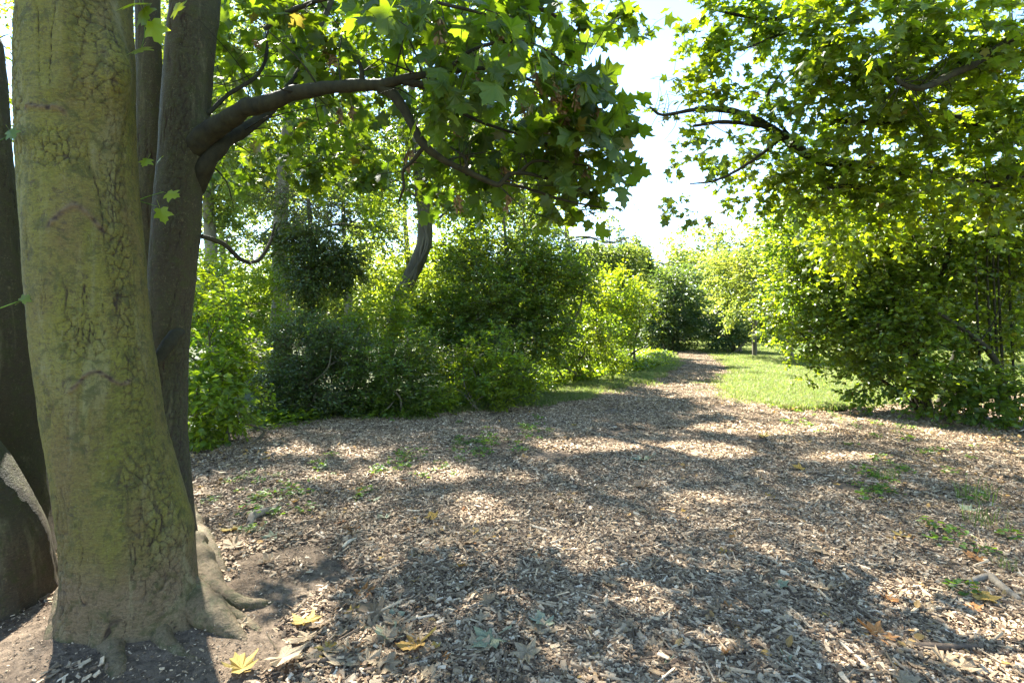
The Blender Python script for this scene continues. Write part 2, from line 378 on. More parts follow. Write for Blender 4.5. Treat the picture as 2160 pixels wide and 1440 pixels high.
def foliage(root, base, blobs, size, tmpl, mat, seed, name='crown', parts=0, part_t=None, twigs=True, tr=.004, **kw):
    rs = np.random.default_rng(seed)
    P, D, N, S, TW = spray(blobs, size, rs, **kw)
    if parts:
        iv = in_view(P); app = np.where(iv, S/P[:, 1], 0); idx = np.argsort(-app)[:parts]
        # the leaves that show largest are parts of their own
        vs_ = []
        for k in range(4):
            V, T = part_t; V = V.copy(); rr = np.random.default_rng(seed+k)
            V[:, 2] += (rr.normal()*.5)*V[:, 0]**2-(rr.random()*.35)*V[:, 1]**2+V[:, 0]*V[:, 1]*rr.normal()*.3+rr.normal(size=len(V))*.025
            me = bpy.data.meshes.new('leaf'); me.from_pydata(V.tolist(), [], T.tolist()); me.materials.append(mat); vs_.append(me)
        X, DD, NN = frames(D[idx], N[idx])
        for j, i in enumerate(idx):
            o = bpy.data.objects.new('leaf', vs_[j % 4]); C.objects.link(o); o.parent = root
            s = S[i]; mt = Matrix([[*(X[j]*s), 0], [*(DD[j]*s), 0], [*(NN[j]*s), 0], [0, 0, 0, 1]]).transposed()
            mt.translation = Vector((P[i]-base).tolist()); o.matrix_basis = mt
        keep = np.ones(len(P), bool); keep[idx] = False; P, D, N, S = P[keep], D[keep], N[keep], S[keep]
    V, T = leaves_mesh(P, D, N, S, tmpl)
    o = mk(name, V, None, T, mat, root, False, 'stuff', base=base)
    if twigs:
        V, Q = twig_mesh(TW, tr, tr*.4); mk('twigs', V, Q, None, M['twig'], root, True, 'stuff', base=base)
    return TW

def limbs(root, base, trunk, blobs, mat, r0, seed, nsub=3, name='branch', joined=True):
    """a limb from the trunk to the heart of each blob, with a few lesser boughs"""
    rs = np.random.default_rng(seed); tp = np.asarray(trunk)[:, :3]; mb = MB()
    for (c, r, k) in blobs:
        c = np.asarray(c); r = np.asarray(r)
        cand = tp[tp[:, 2] < max(c[2]-.1, tp[:, 2].min()+.4)]
        if not len(cand): cand = tp[:1]
        s = cand[np.argmin(np.linalg.norm(cand-c, axis=1)+rs.random(len(cand))*.3)]
        L = np.linalg.norm(c-s); rr = r0*min(1, .35+L*.12)
        mid = (s+c)/2+rs.normal(size=3)*L*.07+np.array([0, 0, L*.06])
        q = (s+mid)/2+rs.normal(size=3)*L*.04
        mb.tube([s, q, mid, c, c+(c-mid)*.5+rs.normal(size=3)*.1*r], [rr, rr*.8, rr*.62, rr*.4, rr*.12], 6, 12)
        for _ in range(nsub):
            e = c+norm(rs.normal(size=3))*r*.85; b = mid+(c-mid)*rs.random(); m2 = (b+e)/2+rs.normal(size=3)*np.mean(r)*.12
            mb.tube([b, m2, e], [rr*.4, rr*.25, rr*.06], 5, 7)
    return mb.build('branches' if joined else name, mat, root, True, 'stuff', base=base)

# ------------------------------------------------------------------ ground
def grid(name, x0, x1, y0, y1, nx, ny, mat, dz=0., mask=None, kind='structure', pw=1.0):
    xs = np.linspace(x0, x1, nx); ys = y0+(y1-y0)*np.linspace(0, 1, ny)**pw; X, Y = np.meshgrid(xs, ys)
    Z = gh(X, Y)+dz
    if mask is not None: Z = Z+mask(X, Y)
    V = np.stack([X, Y, Z], -1).reshape(-1, 3); i = np.arange(ny-1)[:, None]*nx; j = np.arange(nx-1)[None]
    Q = np.stack([i+j, i+j+1, i+nx+j+1, i+nx+j], -1).reshape(-1, 4)
    return mk(name, V, Q, None, mat, None, True, kind)
grid('ground', -160, 160, -160, 160, 201, 201, M['turf_soil'], dz=-.06)

EDGE = [(-600, 1500), (-600, 1000), (300, 985), (470, 925), (590, 890), (880, 872), (1080, 850), (1200, 836), (1330, 803), (1410, 776), (1430, 757), (1395, 744.5), (1330, 741.5),
        (1330, 737), (1480, 738), (1515, 748), (1535, 762), (1555, 790), (1530, 815), (1575, 838), (1680, 866), (1820, 850), (1960, 835), (2160, 815), (2700, 800), (2900, 1500)]
EDG = np.array([gr(a, b)[:2] if b < 1450 else ((a-1080)/F*1.0, -1.0) for a, b in EDGE])
EDG[0] = (-6, -3); EDG[-1] = (8, -3)
def inside(x, y, poly):
    x = np.asarray(x, float); y = np.asarray(y, float); c = np.zeros(x.shape, bool); n = len(poly)
    for i in range(n):
        x1, y1 = poly[i]; x2, y2 = poly[(i+1) % n]
        if y1 == y2: continue
        c ^= ((y1 > y) != (y2 > y)) & (x < (x2-x1)*(y-y1)/(y2-y1)+x1)
    return c
def edge_dist(x, y):
    x = np.asarray(x, float); y = np.asarray(y, float); d = np.full(x.shape, 1e9); n = len(EDG)
    for i in range(n):
        a = EDG[i]; b = EDG[(i+1) % n]; ab = b-a; t = np.clip(((x-a[0])*ab[0]+(y-a[1])*ab[1])/max(1e-9, ab@ab), 0, 1)
        d = np.minimum(d, np.hypot(x-a[0]-t*ab[0], y-a[1]-t*ab[1]))
    return np.where(inside(x, y, EDG), d, -d)
grid('path', -9, 14, -3, 26, 260, 330, M['soil'], dz=.0, mask=lambda X, Y: -.11*np.clip(.45-edge_dist(X, Y), 0, 1), kind='structure', pw=1.2)

# scattering by geometry nodes: points carry a turn, a tilt and a size
def scatter(name, P, rot, scl, variants, kind='stuff', label=None, cat=None):
    col = bpy.data.collections.new(name+'_kinds')
    for v in variants: col.objects.link(v)
    me = bpy.data.meshes.new(name); me.vertices.add(len(P)); me.vertices.foreach_set('co', np.asarray(P, np.float32).ravel())
    a = me.attributes.new('turn', 'FLOAT_VECTOR', 'POINT'); a.data.foreach_set('vector', np.asarray(rot, np.float32).ravel())
    a = me.attributes.new('size', 'FLOAT', 'POINT'); a.data.foreach_set('value', np.asarray(scl, np.float32))
    a = me.attributes.new('pick', 'INT', 'POINT'); a.data.foreach_set('value', rng.integers(0, len(variants), len(P)).astype(np.int32))
    o = bpy.data.objects.new(name, me); C.objects.link(o)
    g = bpy.data.node_groups.new(name, 'GeometryNodeTree')
    g.interface.new_socket('Geometry', in_out='INPUT', socket_type='NodeSocketGeometry'); g.interface.new_socket('Geometry', in_out='OUTPUT', socket_type='NodeSocketGeometry')
    N = g.nodes; gi = N.new('NodeGroupInput'); go = N.new('NodeGroupOutput'); ip = N.new('GeometryNodeInstanceOnPoints'); ci = N.new('GeometryNodeCollectionInfo')
    ci.inputs[0].default_value = col; ci.inputs['Separate Children'].default_value = True; ci.inputs['Reset Children'].default_value = True
    def at_(nm, ty):
        n = N.new('GeometryNodeInputNamedAttribute'); n.data_type = ty; n.inputs[0].default_value = nm; return n.outputs[0]
    er = N.new('FunctionNodeEulerToRotation'); g.links.new(at_('turn', 'FLOAT_VECTOR'), er.inputs[0])
    g.links.new(gi.outputs[0], ip.inputs['Points']); g.links.new(ci.outputs[0], ip.inputs['Instance']); ip.inputs['Pick Instance'].default_value = True
    g.links.new(at_('pick', 'INT'), ip.inputs['Instance Index']); g.links.new(er.outputs[0], ip.inputs['Rotation'])
    g.links.new(at_('size', 'FLOAT'), ip.inputs['Scale']); g.links.new(ip.outputs[0], go.inputs[0])
    md = o.modifiers.new('scatter', 'NODES'); md.node_group = g
    return tag(o, label, cat, None, kind)
def loose(name, V, Q, T, mat, smooth=False):
    o = mk(name, V, Q, T, mat, smooth=smooth); C.objects.unlink(o); return o

def chip_clump(i, rad=.16, n=175, sc_=1.0):
    rs = np.random.default_rng(100+i); mb = MB()
    for _ in range(n):
        a = rs.random()*6.28; r = rad*math.sqrt(rs.random()); L = sc_*(.004+.018*rs.random()**2.6); W = L*(.22+.4*rs.random()); H = .0022+.004*rs.random()
        if rs.random() < .05: L *= 2.2; W = .005
        V = np.array([(-L, -W, 0), (L, -W*rs.uniform(.3, 1), 0), (L*rs.uniform(.7, 1), W, 0), (-L, W*rs.uniform(.3, 1), 0),
                      (-L, -W, H), (L*rs.uniform(.8, 1), -W*.7, H), (L*.9, W*.8, H), (-L*rs.uniform(.6, 1), W*.6, H)])
        V[:, 2] += -.25*V[:, 0]**2/.02*rs.normal()*.5
        e = Matrix.Rotation(rs.random()*6.28, 3, 'Z') @ Matrix.Rotation(rs.normal()*.28, 3, 'Y') @ Matrix.Rotation(rs.normal()*.35, 3, 'X')
        V = V @ np.array(e).T+np.array([r*math.cos(a), r*math.sin(a), rs.random()*.014-.002])
        mb.add(V, [[4, 5, 6, 7], [0, 1, 5, 4], [1, 2, 6, 5], [2, 3, 7, 6], [3, 0, 4, 7]])
    return loose('chips', np.vstack(mb.V), np.vstack(mb.Q), None, M['chip'])
chipv = [chip_clump(i) for i in range(9)]
SOILC = np.array([gr(560, 1230), gr(400, 1380), gr(610, 1180), gr(700, 1200), gr(300, 1420), gr(100, 1400), gr(-60, 1380), gr(200, 1500), gr(420, 1480), gr(640, 1205)])[:, :2]
def bare(x, y):
    d = np.min([np.hypot((x-c[0])/s, (y-c[1])/s) for c, s in zip(SOILC, (.30, .42, .30, .22, .55, .5, .5, .5, .26, .28))], axis=0)
    return np.clip((d-1.0)/.5, 0, 1)
n = 40000
y = 1.2+22.5*rng.random(n)**1.75; x = (rng.random(n)*2-1)*(1.15*y+.4)
e = edge_dist(x, y)+.25*vnoise(np.stack([x*2, y*2, x*0], -1))
right = np.clip((x-2.6-.1*y)/1.6, 0, 1)*(y < 9.5)
ok = (e > .05) & (rng.random(n) < np.maximum(bare(x, y), .001)*(1-.60*right)*(.25+.75*(fbm(np.stack([x*1.3, y*1.3, x*0+5], -1), 3) > -.2)))
# thin them where they already overlap far beyond need
area_keep = np.clip(1.0-(y > 12)*.2, 0, 1); ok &= rng.random(n) < area_keep
x, y = x[ok], y[ok]
ct = np.stack([rng.normal(size=len(x))*.04, rng.normal(size=len(x))*.04, rng.random(len(x))*6.28], -1)
scatter('wood_chips', np.stack([x, y, gh(x, y)+.002], -1), ct, .8+.5*rng.random(len(x)), chipv, label='brown and pale wood chips covering the path and clearing', cat='wood chips')
y = 1.6+3.2*rng.random(2200); x = -2.9+rng.random(2200)*2.9; ok = bare(x, y) < .8; x, y = x[ok], y[ok]
scatter('soil_crumbs', np.stack([x, y, gh(x, y)-.004], -1), np.stack([x*0, x*0, rng.random(len(x))*6.28], -1), .35+.5*rng.random(len(x)), [chip_clump(40+i, .22, 16, .7) for i in range(5)], label='crumbs of wood and earth on the bare trodden soil', cat='crumbs')
# litter of small leaf scraps and twigs
def litter_clump(i, rad=.22, n=26):
    rs = np.random.default_rng(300+i); P = np.stack([rad*rs.normal(size=n)*.6, rad*rs.normal(size=n)*.6, .008+.012*rs.random(n)], -1)
    V, T = leaves_mesh(P, rs.normal(size=(n, 3))*np.array([1, 1, .25]), np.array([0, 0, 1.])+rs.normal(size=(n, 3))*.35, .02+.035*rs.random(n)**2, OVAL_M)
    return loose('litter', V, None, T, M['litter'])
n = 2600; y = 1.6+10*rng.random(n)**1.5; x = (rng.random(n)*2-1)*(1.15*y)
wgt = .16+.84*np.maximum(np.clip((x-2.0-.12*y)/1.5, 0, 1), np.clip((-x-.6)/1., 0, 1)*(y > 3.2)*(y < 6.5))
ok = (rng.random(n) < wgt*.55) & (edge_dist(x, y) > .0) & (bare(x, y) > .6); x, y = x[ok], y[ok]
scatter('leaf_litter', np.stack([x, y, gh(x, y)+.006], -1), np.stack([x*0, x*0, rng.random(len(x))*6.28], -1), .7+.6*rng.random(len(x)), [litter_clump(i) for i in range(6)], label='small brown leaf scraps littering the chips and soil', cat='leaf litter')

# grass
def grass_clump(i, rad=.2, n=170, h=.075):
    rs = np.random.default_rng(500+i); a = rs.random(n)*6.28; r = rad*np.sqrt(rs.random(n)); P = np.stack([r*np.cos(a), r*np.sin(a), a*0-.01], -1)
    H = h*(.4+.9*rs.random(n)); lean = rs.normal(size=(n, 2))*.45; w_ = .0022+.0018*rs.random(n)
    wd = rs.random(n)*3.14; W = np.stack([np.cos(wd)*w_, np.sin(wd)*w_, wd*0], -1)
    mid = P+np.stack([lean[:, 0]*H*.35, lean[:, 1]*H*.35, H*.6], -1); tip = P+np.stack([lean[:, 0]*H, lean[:, 1]*H, H*(1-.25*np.hypot(*lean.T))], -1)
    V = np.stack([P-W, P+W, mid-W*.8, mid+W*.8, tip], 1).reshape(-1, 3); b = (np.arange(n)*5)[:, None]
    T = np.vstack([b+np.array([0, 1, 3]), b+np.array([0, 3, 2]), b+np.array([2, 3, 4])])
    return loose('grass', V, None, T, M['grass'])
gv = [grass_clump(i) for i in range(6)]; gvl = [grass_clump(20+i, .16, 60, .14) for i in range(4)]
def grass_at(name, n, ymin, ymax, xf, cond, vars_, s0, label):
    y = ymin+(ymax-ymin)*rng.random(n)**1.2; x = xf(y, rng.random(n)); ok = cond(x, y); x, y = x[ok], y[ok]
    scatter(name, np.stack([x, y, gh(x, y)-.06+.05], -1), np.stack([x*0, x*0, rng.random(len(x))*6.28], -1), s0*(.7+.6*rng.random(len(x))), vars_, label=label, cat='grass')
def ed(x, y): return edge_dist(x, y)+.30*vnoise(np.stack([x*2.3, y*2.3, x*0], -1))+.12*vnoise(np.stack([x*7, y*7, x*0], -1))
grass_at('grass', 26000, 8.8, 40, lambda y, r: 2.0+r*(1.15*y), lambda x, y: (ed(x, y) < .0) | ((ed(x, y) < .6) & (y < 13) & (rng.random(len(x)) < .08)), gv, 1.25, 'short bright green lawn grass right of the chip path')
grass_at('grass_verge', 13000, 7.5, 24, lambda y, r: -1.5+r*(y*.34+1.0), lambda x, y: (ed(x, y) < .12) & (ed(x, y) > -2.2) & (x < .40*y+.2), gv, 1.3, 'narrow verge of grass along the left side of the path')

# ------------------------------------------------------------------ the many-stemmed sycamore at the left
TB = np.array([-1.75, 2.55, 0.0])
syc = thing('sycamore_tree', 'large multi-stemmed sycamore with mossy green cracked bark at the left edge', 'tree', TB)

def stem(name, rows, mat, ntheta, nz, flare, roots=(), ridges=(), seed=0, crack=1.0, rz=()):
    """rows: (py, left px, right px, Y). silhouettes turned into a round stem with bark relief"""
    rr_ = []
    for py, a, b, Yd in rows:      # round section whose two outlines are seen at px a and b
        ta, tb = math.atan((a-1080)/F), math.atan((b-1080)/F); tc, dl = (ta+tb)/2, (tb-ta)/2; d = Yd/math.cos(tc)
        rr_.append((CAMH+(HOR-py)/F*Yd, d*math.sin(tc), Yd, d*math.sin(dl)*.965))
    rows = rr_
    rows = sorted(rows); a = np.array([(r[1], r[2], r[0], r[3]) for r in rows])
    zz = a[:, 2]; zs = np.concatenate([np.linspace(zz[0], 3.35, int(nz*.86)), np.linspace(3.4, zz[-1], nz-int(nz*.86))]) if zz[-1] > 3.6 else np.linspace(zz[0], zz[-1], nz)
    def itp(col):
        y_ = np.interp(zs, zz, a[:, col]); k = np.ones(9)/9; p = np.pad(y_, 4, mode='edge'); return np.convolve(p, k, 'valid')
    cx, cy, rr = itp(0), itp(1), itp(3)
    th = np.linspace(math.pi/2, math.pi/2+2*math.pi, ntheta, endpoint=False)  # seam at the back
    TH, Z = np.meshgrid(th, zs); R0 = rr[:, None]*np.ones_like(TH)
    fl = np.zeros_like(TH)
    for (ang, wd, amp, hh) in flare:
        d = np.angle(np.exp(1j*(TH-R(ang)))); fl += amp*np.exp(-(d/wd)**2)*np.exp(-np.clip(Z-a[0, 2], 0, 9)/hh)
    ux, uy = np.cos(TH), np.sin(TH); RR = R0+fl
    Pn = np.stack([ux*R0*3+seed, uy*R0*3, Z*1.6], -1)
    RR = RR+.030*fbm(Pn*.8, 3)*(rr[:, None]/.3)+.012*fbm(Pn*np.array([2.5, 2.5, 1.2]), 3)
    U = TH*rr.mean(); wu = .6*fbm(np.stack([U*9, Z*9, U*0+seed], -1), 3)
    W1 = np.abs(fbm(np.stack([U*15+wu*1.1, Z*1.5+wu*.25, U*0+seed], -1), 3))*1.6; patch = np.clip(.62+2.2*fbm(np.stack([U*3.0, Z*2.2, U*0+3.3+seed], -1), 3), 0, 1)
    ck = np.clip(1-W1/.05, 0, 1)*np.clip(.25+2.5*fbm(np.stack([U*6, Z*4.5, U*0+8.3+seed], -1), 2), 0, 1)*crack
    W2 = worley(U/.028+wu*2, Z/.075+wu+7); ck2 = np.clip(1-W2/.13, 0, 1)*np.clip(patch*2-1.0, 0, 1)*.35*crack
    ro = np.zeros_like(Z)
    for (ang, z0, wd, bow, th_) in ridges:
        d = np.angle(np.exp(1j*(TH-R(ang)))); zc = z0-bow*(d/wd)**2+.05*wu+.02*np.sin(d*9+z0*7)
        ro = np.maximum(ro, np.exp(-((Z-zc)/th_)**2)*(np.abs(d) < wd)*np.clip((wd-np.abs(d))/wd*4, 0, 1))
    rel = fbm(np.stack([U*40, Z*60, U*0], -1), 3)
    RR = RR-.008*ck-.005*ck2+ro*(.006+.016*rel)+.0022*fbm(np.stack([U*22, Z*70, U*0+1], -1), 3)
    W3 = worley(U/.032+wu*1.5, Z/.05+wu*1.2+11); zm = np.zeros_like(Z)
    for (ang, z0, wd, hh) in rz:
        d = np.angle(np.exp(1j*(TH-R(ang))))+.18*wu; zm = np.maximum(zm, np.exp(-(d/wd)**4-((Z-z0)/hh)**4))
    c3 = np.clip(1-W3/.16, 0, 1)*zm; ck2 = np.maximum(ck2, c3*.9); RR = RR-.009*c3+zm*.007*fbm(np.stack([U*30, Z*22, U*0+5], -1), 3)
    # plates stand a little proud between the cracks
    RR = RR+.006*np.clip(W1, 0, .35)*patch
    RR = RR+(.02+.07*np.clip(fbm(np.stack([ux*3.2+seed, uy*3.2, Z*2.5], -1), 2)+.15, 0, 1))*np.exp(-np.clip(Z-.0, 0, 9)/.14)*(a[0, 2] < .3)
    ck2 = np.clip(ck2+ro*np.clip(.2-rel, 0, 1)*2, 0, 1)
    for (ang, z0, w_, h_, amp) in roots:   # bulges: burls and branch collars
        d = np.angle(np.exp(1j*(TH-R(ang)))); RR = RR+amp*np.exp(-(d/w_)**2-((Z-z0)/h_)**2)
    V = np.stack([cx[:, None]+ux*RR, cy[:, None]+uy*RR, Z], -1).reshape(-1, 3)
    m = len(zs); i = np.arange(m-1)[:, None]*ntheta; j = np.arange(ntheta)[None]; k = (j+1) % ntheta
    Q = np.stack([i+j, i+k, i+ntheta+k, i+ntheta+j], -1).reshape(-1, 4)
    return mk(name, V, Q, None, mat, syc, True, attrs={'crack': np.maximum(ck, ck2*.8).ravel(), 'rough': np.clip(ro*.8, 0, 1).ravel()}, base=TB)

# main trunk: angles are compass of the surface, -90 faces the camera
stem('trunk', [(1400, 150, 360, 2.55), (1330, 135, 385, 2.55), (1240, 128, 405, 2.55), (1120, 122, 410, 2.55), (1000, 100, 378, 2.55), (900, 80, 352, 2.55), (800, 66, 340, 2.55), (700, 55, 326, 2.55), (600, 46, 314, 2.55),
               (500, 37, 307, 2.55), (400, 25, 297, 2.55), (300, 20, 291, 2.55), (200, 17, 288, 2.55), (100, 18, 288, 2.55), (0, 20, 285, 2.55), (-300, 10, 290, 2.55), (-900, 40, 280, 2.55), (-1800, 100, 260, 2.55)],
     M['bark_main'], 330, 560,
     flare=[(-8, .45, .36, .20), (-42, .36, .30, .15), (-78, .28, .16, .10), (-125, .35, .14, .16), (190, .5, .12, .2), (60, .6, .12, .2)],
     roots=[(-22, 2.68, .34, .20, .11), (-60, 2.9, .2, .35, .03), (-70, 2.55, .3, .05, .012), (-115, 2.35, .2, .04, .01)],
     ridges=[(-82, 2.47, .45, .05, .014), (-58, 2.0, .50, .10, .022), (-50, 1.22, .55, .04, .012)], seed=1.3,
     rz=[(-18, 1.6, .30, .9), (-25, .55, .55, .45), (-35, 2.75, .35, .35), (-70, 2.28, .5, .10), (-60, 1.42, .35, .13), (-125, 2.6, .3, .5), (-130, .3, .4, .3)])
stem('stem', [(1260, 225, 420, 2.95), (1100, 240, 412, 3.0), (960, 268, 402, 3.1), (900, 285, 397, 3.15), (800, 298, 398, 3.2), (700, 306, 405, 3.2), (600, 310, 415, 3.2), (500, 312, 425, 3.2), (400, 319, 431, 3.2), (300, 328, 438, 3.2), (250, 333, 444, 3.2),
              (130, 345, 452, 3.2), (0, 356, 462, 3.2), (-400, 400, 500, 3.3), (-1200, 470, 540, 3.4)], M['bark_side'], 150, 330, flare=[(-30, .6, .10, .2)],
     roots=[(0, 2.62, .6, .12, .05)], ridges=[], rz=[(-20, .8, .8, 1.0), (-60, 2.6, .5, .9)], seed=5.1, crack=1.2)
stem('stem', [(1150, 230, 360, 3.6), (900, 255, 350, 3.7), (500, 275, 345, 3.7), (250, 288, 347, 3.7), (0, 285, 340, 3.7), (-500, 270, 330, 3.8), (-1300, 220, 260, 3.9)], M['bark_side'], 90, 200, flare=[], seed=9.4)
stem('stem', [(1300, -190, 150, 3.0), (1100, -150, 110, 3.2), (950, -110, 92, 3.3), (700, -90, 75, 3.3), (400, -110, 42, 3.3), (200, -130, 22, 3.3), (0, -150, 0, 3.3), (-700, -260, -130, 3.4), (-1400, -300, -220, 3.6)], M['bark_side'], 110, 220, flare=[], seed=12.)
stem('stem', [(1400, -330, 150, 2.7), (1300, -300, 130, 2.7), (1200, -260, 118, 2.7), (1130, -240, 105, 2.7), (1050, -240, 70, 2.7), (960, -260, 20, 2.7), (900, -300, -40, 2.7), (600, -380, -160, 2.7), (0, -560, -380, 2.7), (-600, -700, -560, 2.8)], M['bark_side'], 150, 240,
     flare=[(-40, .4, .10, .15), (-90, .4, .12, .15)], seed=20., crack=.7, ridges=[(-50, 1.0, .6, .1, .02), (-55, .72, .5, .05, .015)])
# roots running out from the foot
def root(pts, r, n=24, m=70):
    P = [gr(px, py)+np.array([0, 0, z]) for px, py, z in pts]; mb = MB(); mb.tube(P, r, n, m, rough=.4); mb.build('root', M['bark_main'], syc, True, base=TB)
for pts, r in [([(395, 1215, .17), (440, 1262, .07), (500, 1282, .02), (550, 1278, .005), (590, 1262, -.03)], [.10, .075, .045, .028, .012]),
               ([(350, 1262, .16), (420, 1310, .07), (470, 1330, .03), (520, 1352, -.02)], [.10, .085, .06, .03]),
               ([(430, 1280, .05), (480, 1300, .02), (535, 1325, .0), (560, 1335, -.03)], [.05, .035, .022, .01]),
               ([(225, 1290, .14), (235, 1370, .025), (245, 1430, .0), (262, 1500, -.06)], [.08, .055, .04, .02]),
               ([(165, 1270, .14), (120, 1350, .0), (50, 1400, -.02), (-40, 1440, -.05)], [.08, .05, .04, .02]),
               ([(300, 1300, .12), (350, 1365, .02), (420, 1400, -.01), (500, 1410, -.03), (640, 1400, -.06)], [.08, .04, .025, .018, .01]),
               ([(380, 1130, .16), (440, 1190, .06), (470, 1215, -.02)], [.09, .06, .03])]: root(pts, r)

def pxtube(mb, pts, radpx, n=10, ns=40, rough=.25, twigs=False):
    P = np.array([at(*p) for p in pts]); r = np.array([q/F*p[2] for q, p in zip(radpx, pts)]); q = spline(np.hstack([P, r[:, None]]), ns)
    k = np.linspace(0, 1, ns)[:, None]; w = np.stack([fbm(q[:, :3]*5+s_, 3) for s_ in (3., 13., 29.)], -1)*np.sin(k*math.pi)**.5
    q[:, :3] += w*(.32*q[:, 3:]+.008); R_ = np.maximum(q[:, 3], .0015)*(1+.16*fbm(q[:, :3]*9, 3)); mb.tube(q[:, :3], R_, n, None, rough)
    if twigs:
        rs = np.random.default_rng(int(abs(P[0, 0]*1000))); L0 = np.linalg.norm(P[-1]-P[0])
        for _ in range(int(5+L0*5)):
            i = int(ns*(.18+.8*rs.random())) % ns; a = q[i, :3]; d = norm(rs.normal(size=3)+np.array([.2, 0, .35])); L = .12+.35*rs.random(); r0 = max(.0018, min(.006, q[i, 3]*.3))
            mb.tube([a, a+d*L*.5+rs.normal(size=3)*.02, a+d*L+rs.normal(size=3)*.04], [r0, r0*.7, r0*.3], 5, 7)
def limb(pts, rad, parent=syc, base=TB, mat='branch', name='branch', n=12, ns=60):
    mb = MB(); pxtube(mb, pts, rad, n, ns, twigs=(name == 'branch')); return mb.build(name, M[mat], parent, True, base=base)
limb([(395, 330, 3.2), (435, 285, 3.15), (480, 255, 3.1), (560, 215, 3.0), (650, 192, 2.95), (740, 184, 2.9), (800, 181, 2.85), (850, 167, 2.8), (900, 158, 2.8)], [24, 23, 20, 16.5, 14, 12.5, 11.5, 10, 7], n=18, ns=110)
limb([(400, 400, 3.25), (440, 335, 3.2), (490, 290, 3.3), (560, 240, 3.5), (640, 140, 3.8), (700, 0, 4.0)], [26, 17, 14, 10, 8, 5])
limb([(800, 183, 2.85), (835, 205, 2.85), (865, 255, 2.85), (895, 305, 2.85), (940, 340, 2.9), (1000, 368, 2.95), (1050, 390, 3.0), (1075, 368, 3.0), (1110, 366, 3.0), (1150, 376, 3.05), (1185, 388, 3.1), (1250, 405, 3.15)], [12, 11, 9, 9, 7, 6, 6, 4.5, 4, 3.5, 3, 1.5], ns=120)
limb([(850, 172, 2.8), (905, 178, 2.8), (950, 152, 2.75), (1010, 147, 2.75), (1070, 140, 2.7), (1100, 160, 2.7), (1180, 200, 2.7)], [8, 7, 5.5, 4.5, 4, 3, 1.5])
limb([(940, 158, 2.75), (980, 115, 2.6), (1060, 88, 2.5), (1130, 95, 2.5), (1200, 140, 2.6)], [5, 4, 3.4, 2.5, 1.5])
limb([(875, 175, 2.8), (960, 230, 2.9), (1050, 270, 3.0), (1150, 300, 3.1), (1260, 330, 3.2)], [5, 4, 3, 2.5, 1.2])
limb([(895, 308, 2.85), (870, 340, 2.9), (850, 360, 3.0), (852, 395, 3.0), (840, 430, 3.1)], [5, 4, 3, 3, 1.5])
limb([(765, 178, 2.87), (762, 150, 2.85), (756, 128, 2.85)], [6, 5, 4])
limb([(437, 240, 3.2), (480, 200, 3.3), (540, 160, 3.4), (562, 120, 3.5), (565, 60, 3.6)], [5, 4, 4, 3, 2])
limb([(985, 370, 2.95), (980, 335, 2.95), (950, 310, 2.95)], [4, 3, 2])
limb([(1090, 366, 3.0), (1130, 340, 3.0), (1190, 345, 3.0), (1240, 350, 3.0)], [3, 3, 2.4, 1.4])
limb([(1060, 385, 3.0), (1120, 400, 3.1), (1200, 425, 3.2), (1280, 440, 3.3)], [3, 3, 2.4, 1.4])
limb([(425, 498, 3.2), (470, 515, 3.3), (510, 548, 3.4), (545, 548, 3.5), (570, 510, 3.6), (580, 470, 3.7)], [5, 5, 4.5, 4, 3, 2])
limb([(385, 700, 3.05), (370, 705, 2.98), (350, 735, 2.93), (330, 770, 2.9)], [6, 12, 13, 8], mat='branch', name='branch_stub', ns=30)
limb([(1110, 0, 5.3), (1160, 30, 5.4), (1205, 60, 5.5), (1240, 85, 5.5), (1290, 45, 5.5)], [5, 5, 4, 3, 2])
limb([(760, -260, 5.0), (950, -90, 5.2), (1110, 0, 5.3)], [12, 8, 5])
limb([(560, 60, 3.4), (620, 20, 3.0), (760, -20, 2.6), (900, 0, 2.3), (1020, 30, 2.3), (1140, 60, 2.4)], [5, 5, 5, 4, 3, 1.5])
near = [bl(560, 80, 3.7, 130, 1.3), bl(700, 50, 3.3, 140, 1.5), bl(870, 0, 2.6, 105, 1.7), bl(990, 60, 2.3, 130, 1.9), bl(1110, 110, 2.45, 110, 2.0), bl(1200, 175, 2.7, 100, 2.0), bl(1265, 240, 2.9, 75, 2.0), bl(1190, 280, 3.1, 120, 2.0),
        bl(1070, 250, 3.3, 120, 1.5), bl(1300, 310, 3.0, 40, 1.5), bl(1225, 370, 3.3, 65, 1.9), bl(1110, 390, 3.4, 85, 1.1), bl(950, 90, 3.4, 110, 1.2), bl(1000, 320, 3.7, 110, .9), bl(760, 110, 3.5, 110, .9),
        bl(490, 130, 3.9, 70, .9), bl(620, 240, 4.0, 80, .6), bl(860, 260, 4.0, 80, .6), bl(1150, 20, 2.8, 70, 1.2), bl(1290, 385, 3.35, 42, 1.4), bl(1215, 430, 3.3, 40, 1.2), bl(1330, 240, 3.4, 35, 1.1)]
upper = [bl(1180, 15, 5.5, 70, 1.2), bl(1290, 30, 5.5, 60, 1.0), bl(1345, 60, 5.8, 35, .7)]
high = [((-1.2, 5.2, 5.6), (1.9, 1.6, .8), 1.5), ((-2.2, 6.0, 6.4), (1.6, 1.5, .8), 1.8), ((-4.5, 4.5, 6.2), (2.2, 2.2, 1.4), .9), ((-1.5, 3.6, 6.6), (2.2, 2.0, 1.4), .7), ((-2.5, 6.5, 7.5), (2.4, 2.2, 1.6), .8), ((-6, 2, 6), (2.2, 2.2, 1.6), .8), ((-2, 1.5, 7.6), (2.4, 2.2, 1.8), .8), ((1.2, 3.2, 5.6), (1.6, 1.5, .9), .7), ((-4, 9, 8.5), (2.4, 2.4, 1.8), .7)]  # crown above the view; leading blobs added to shade the near leaves
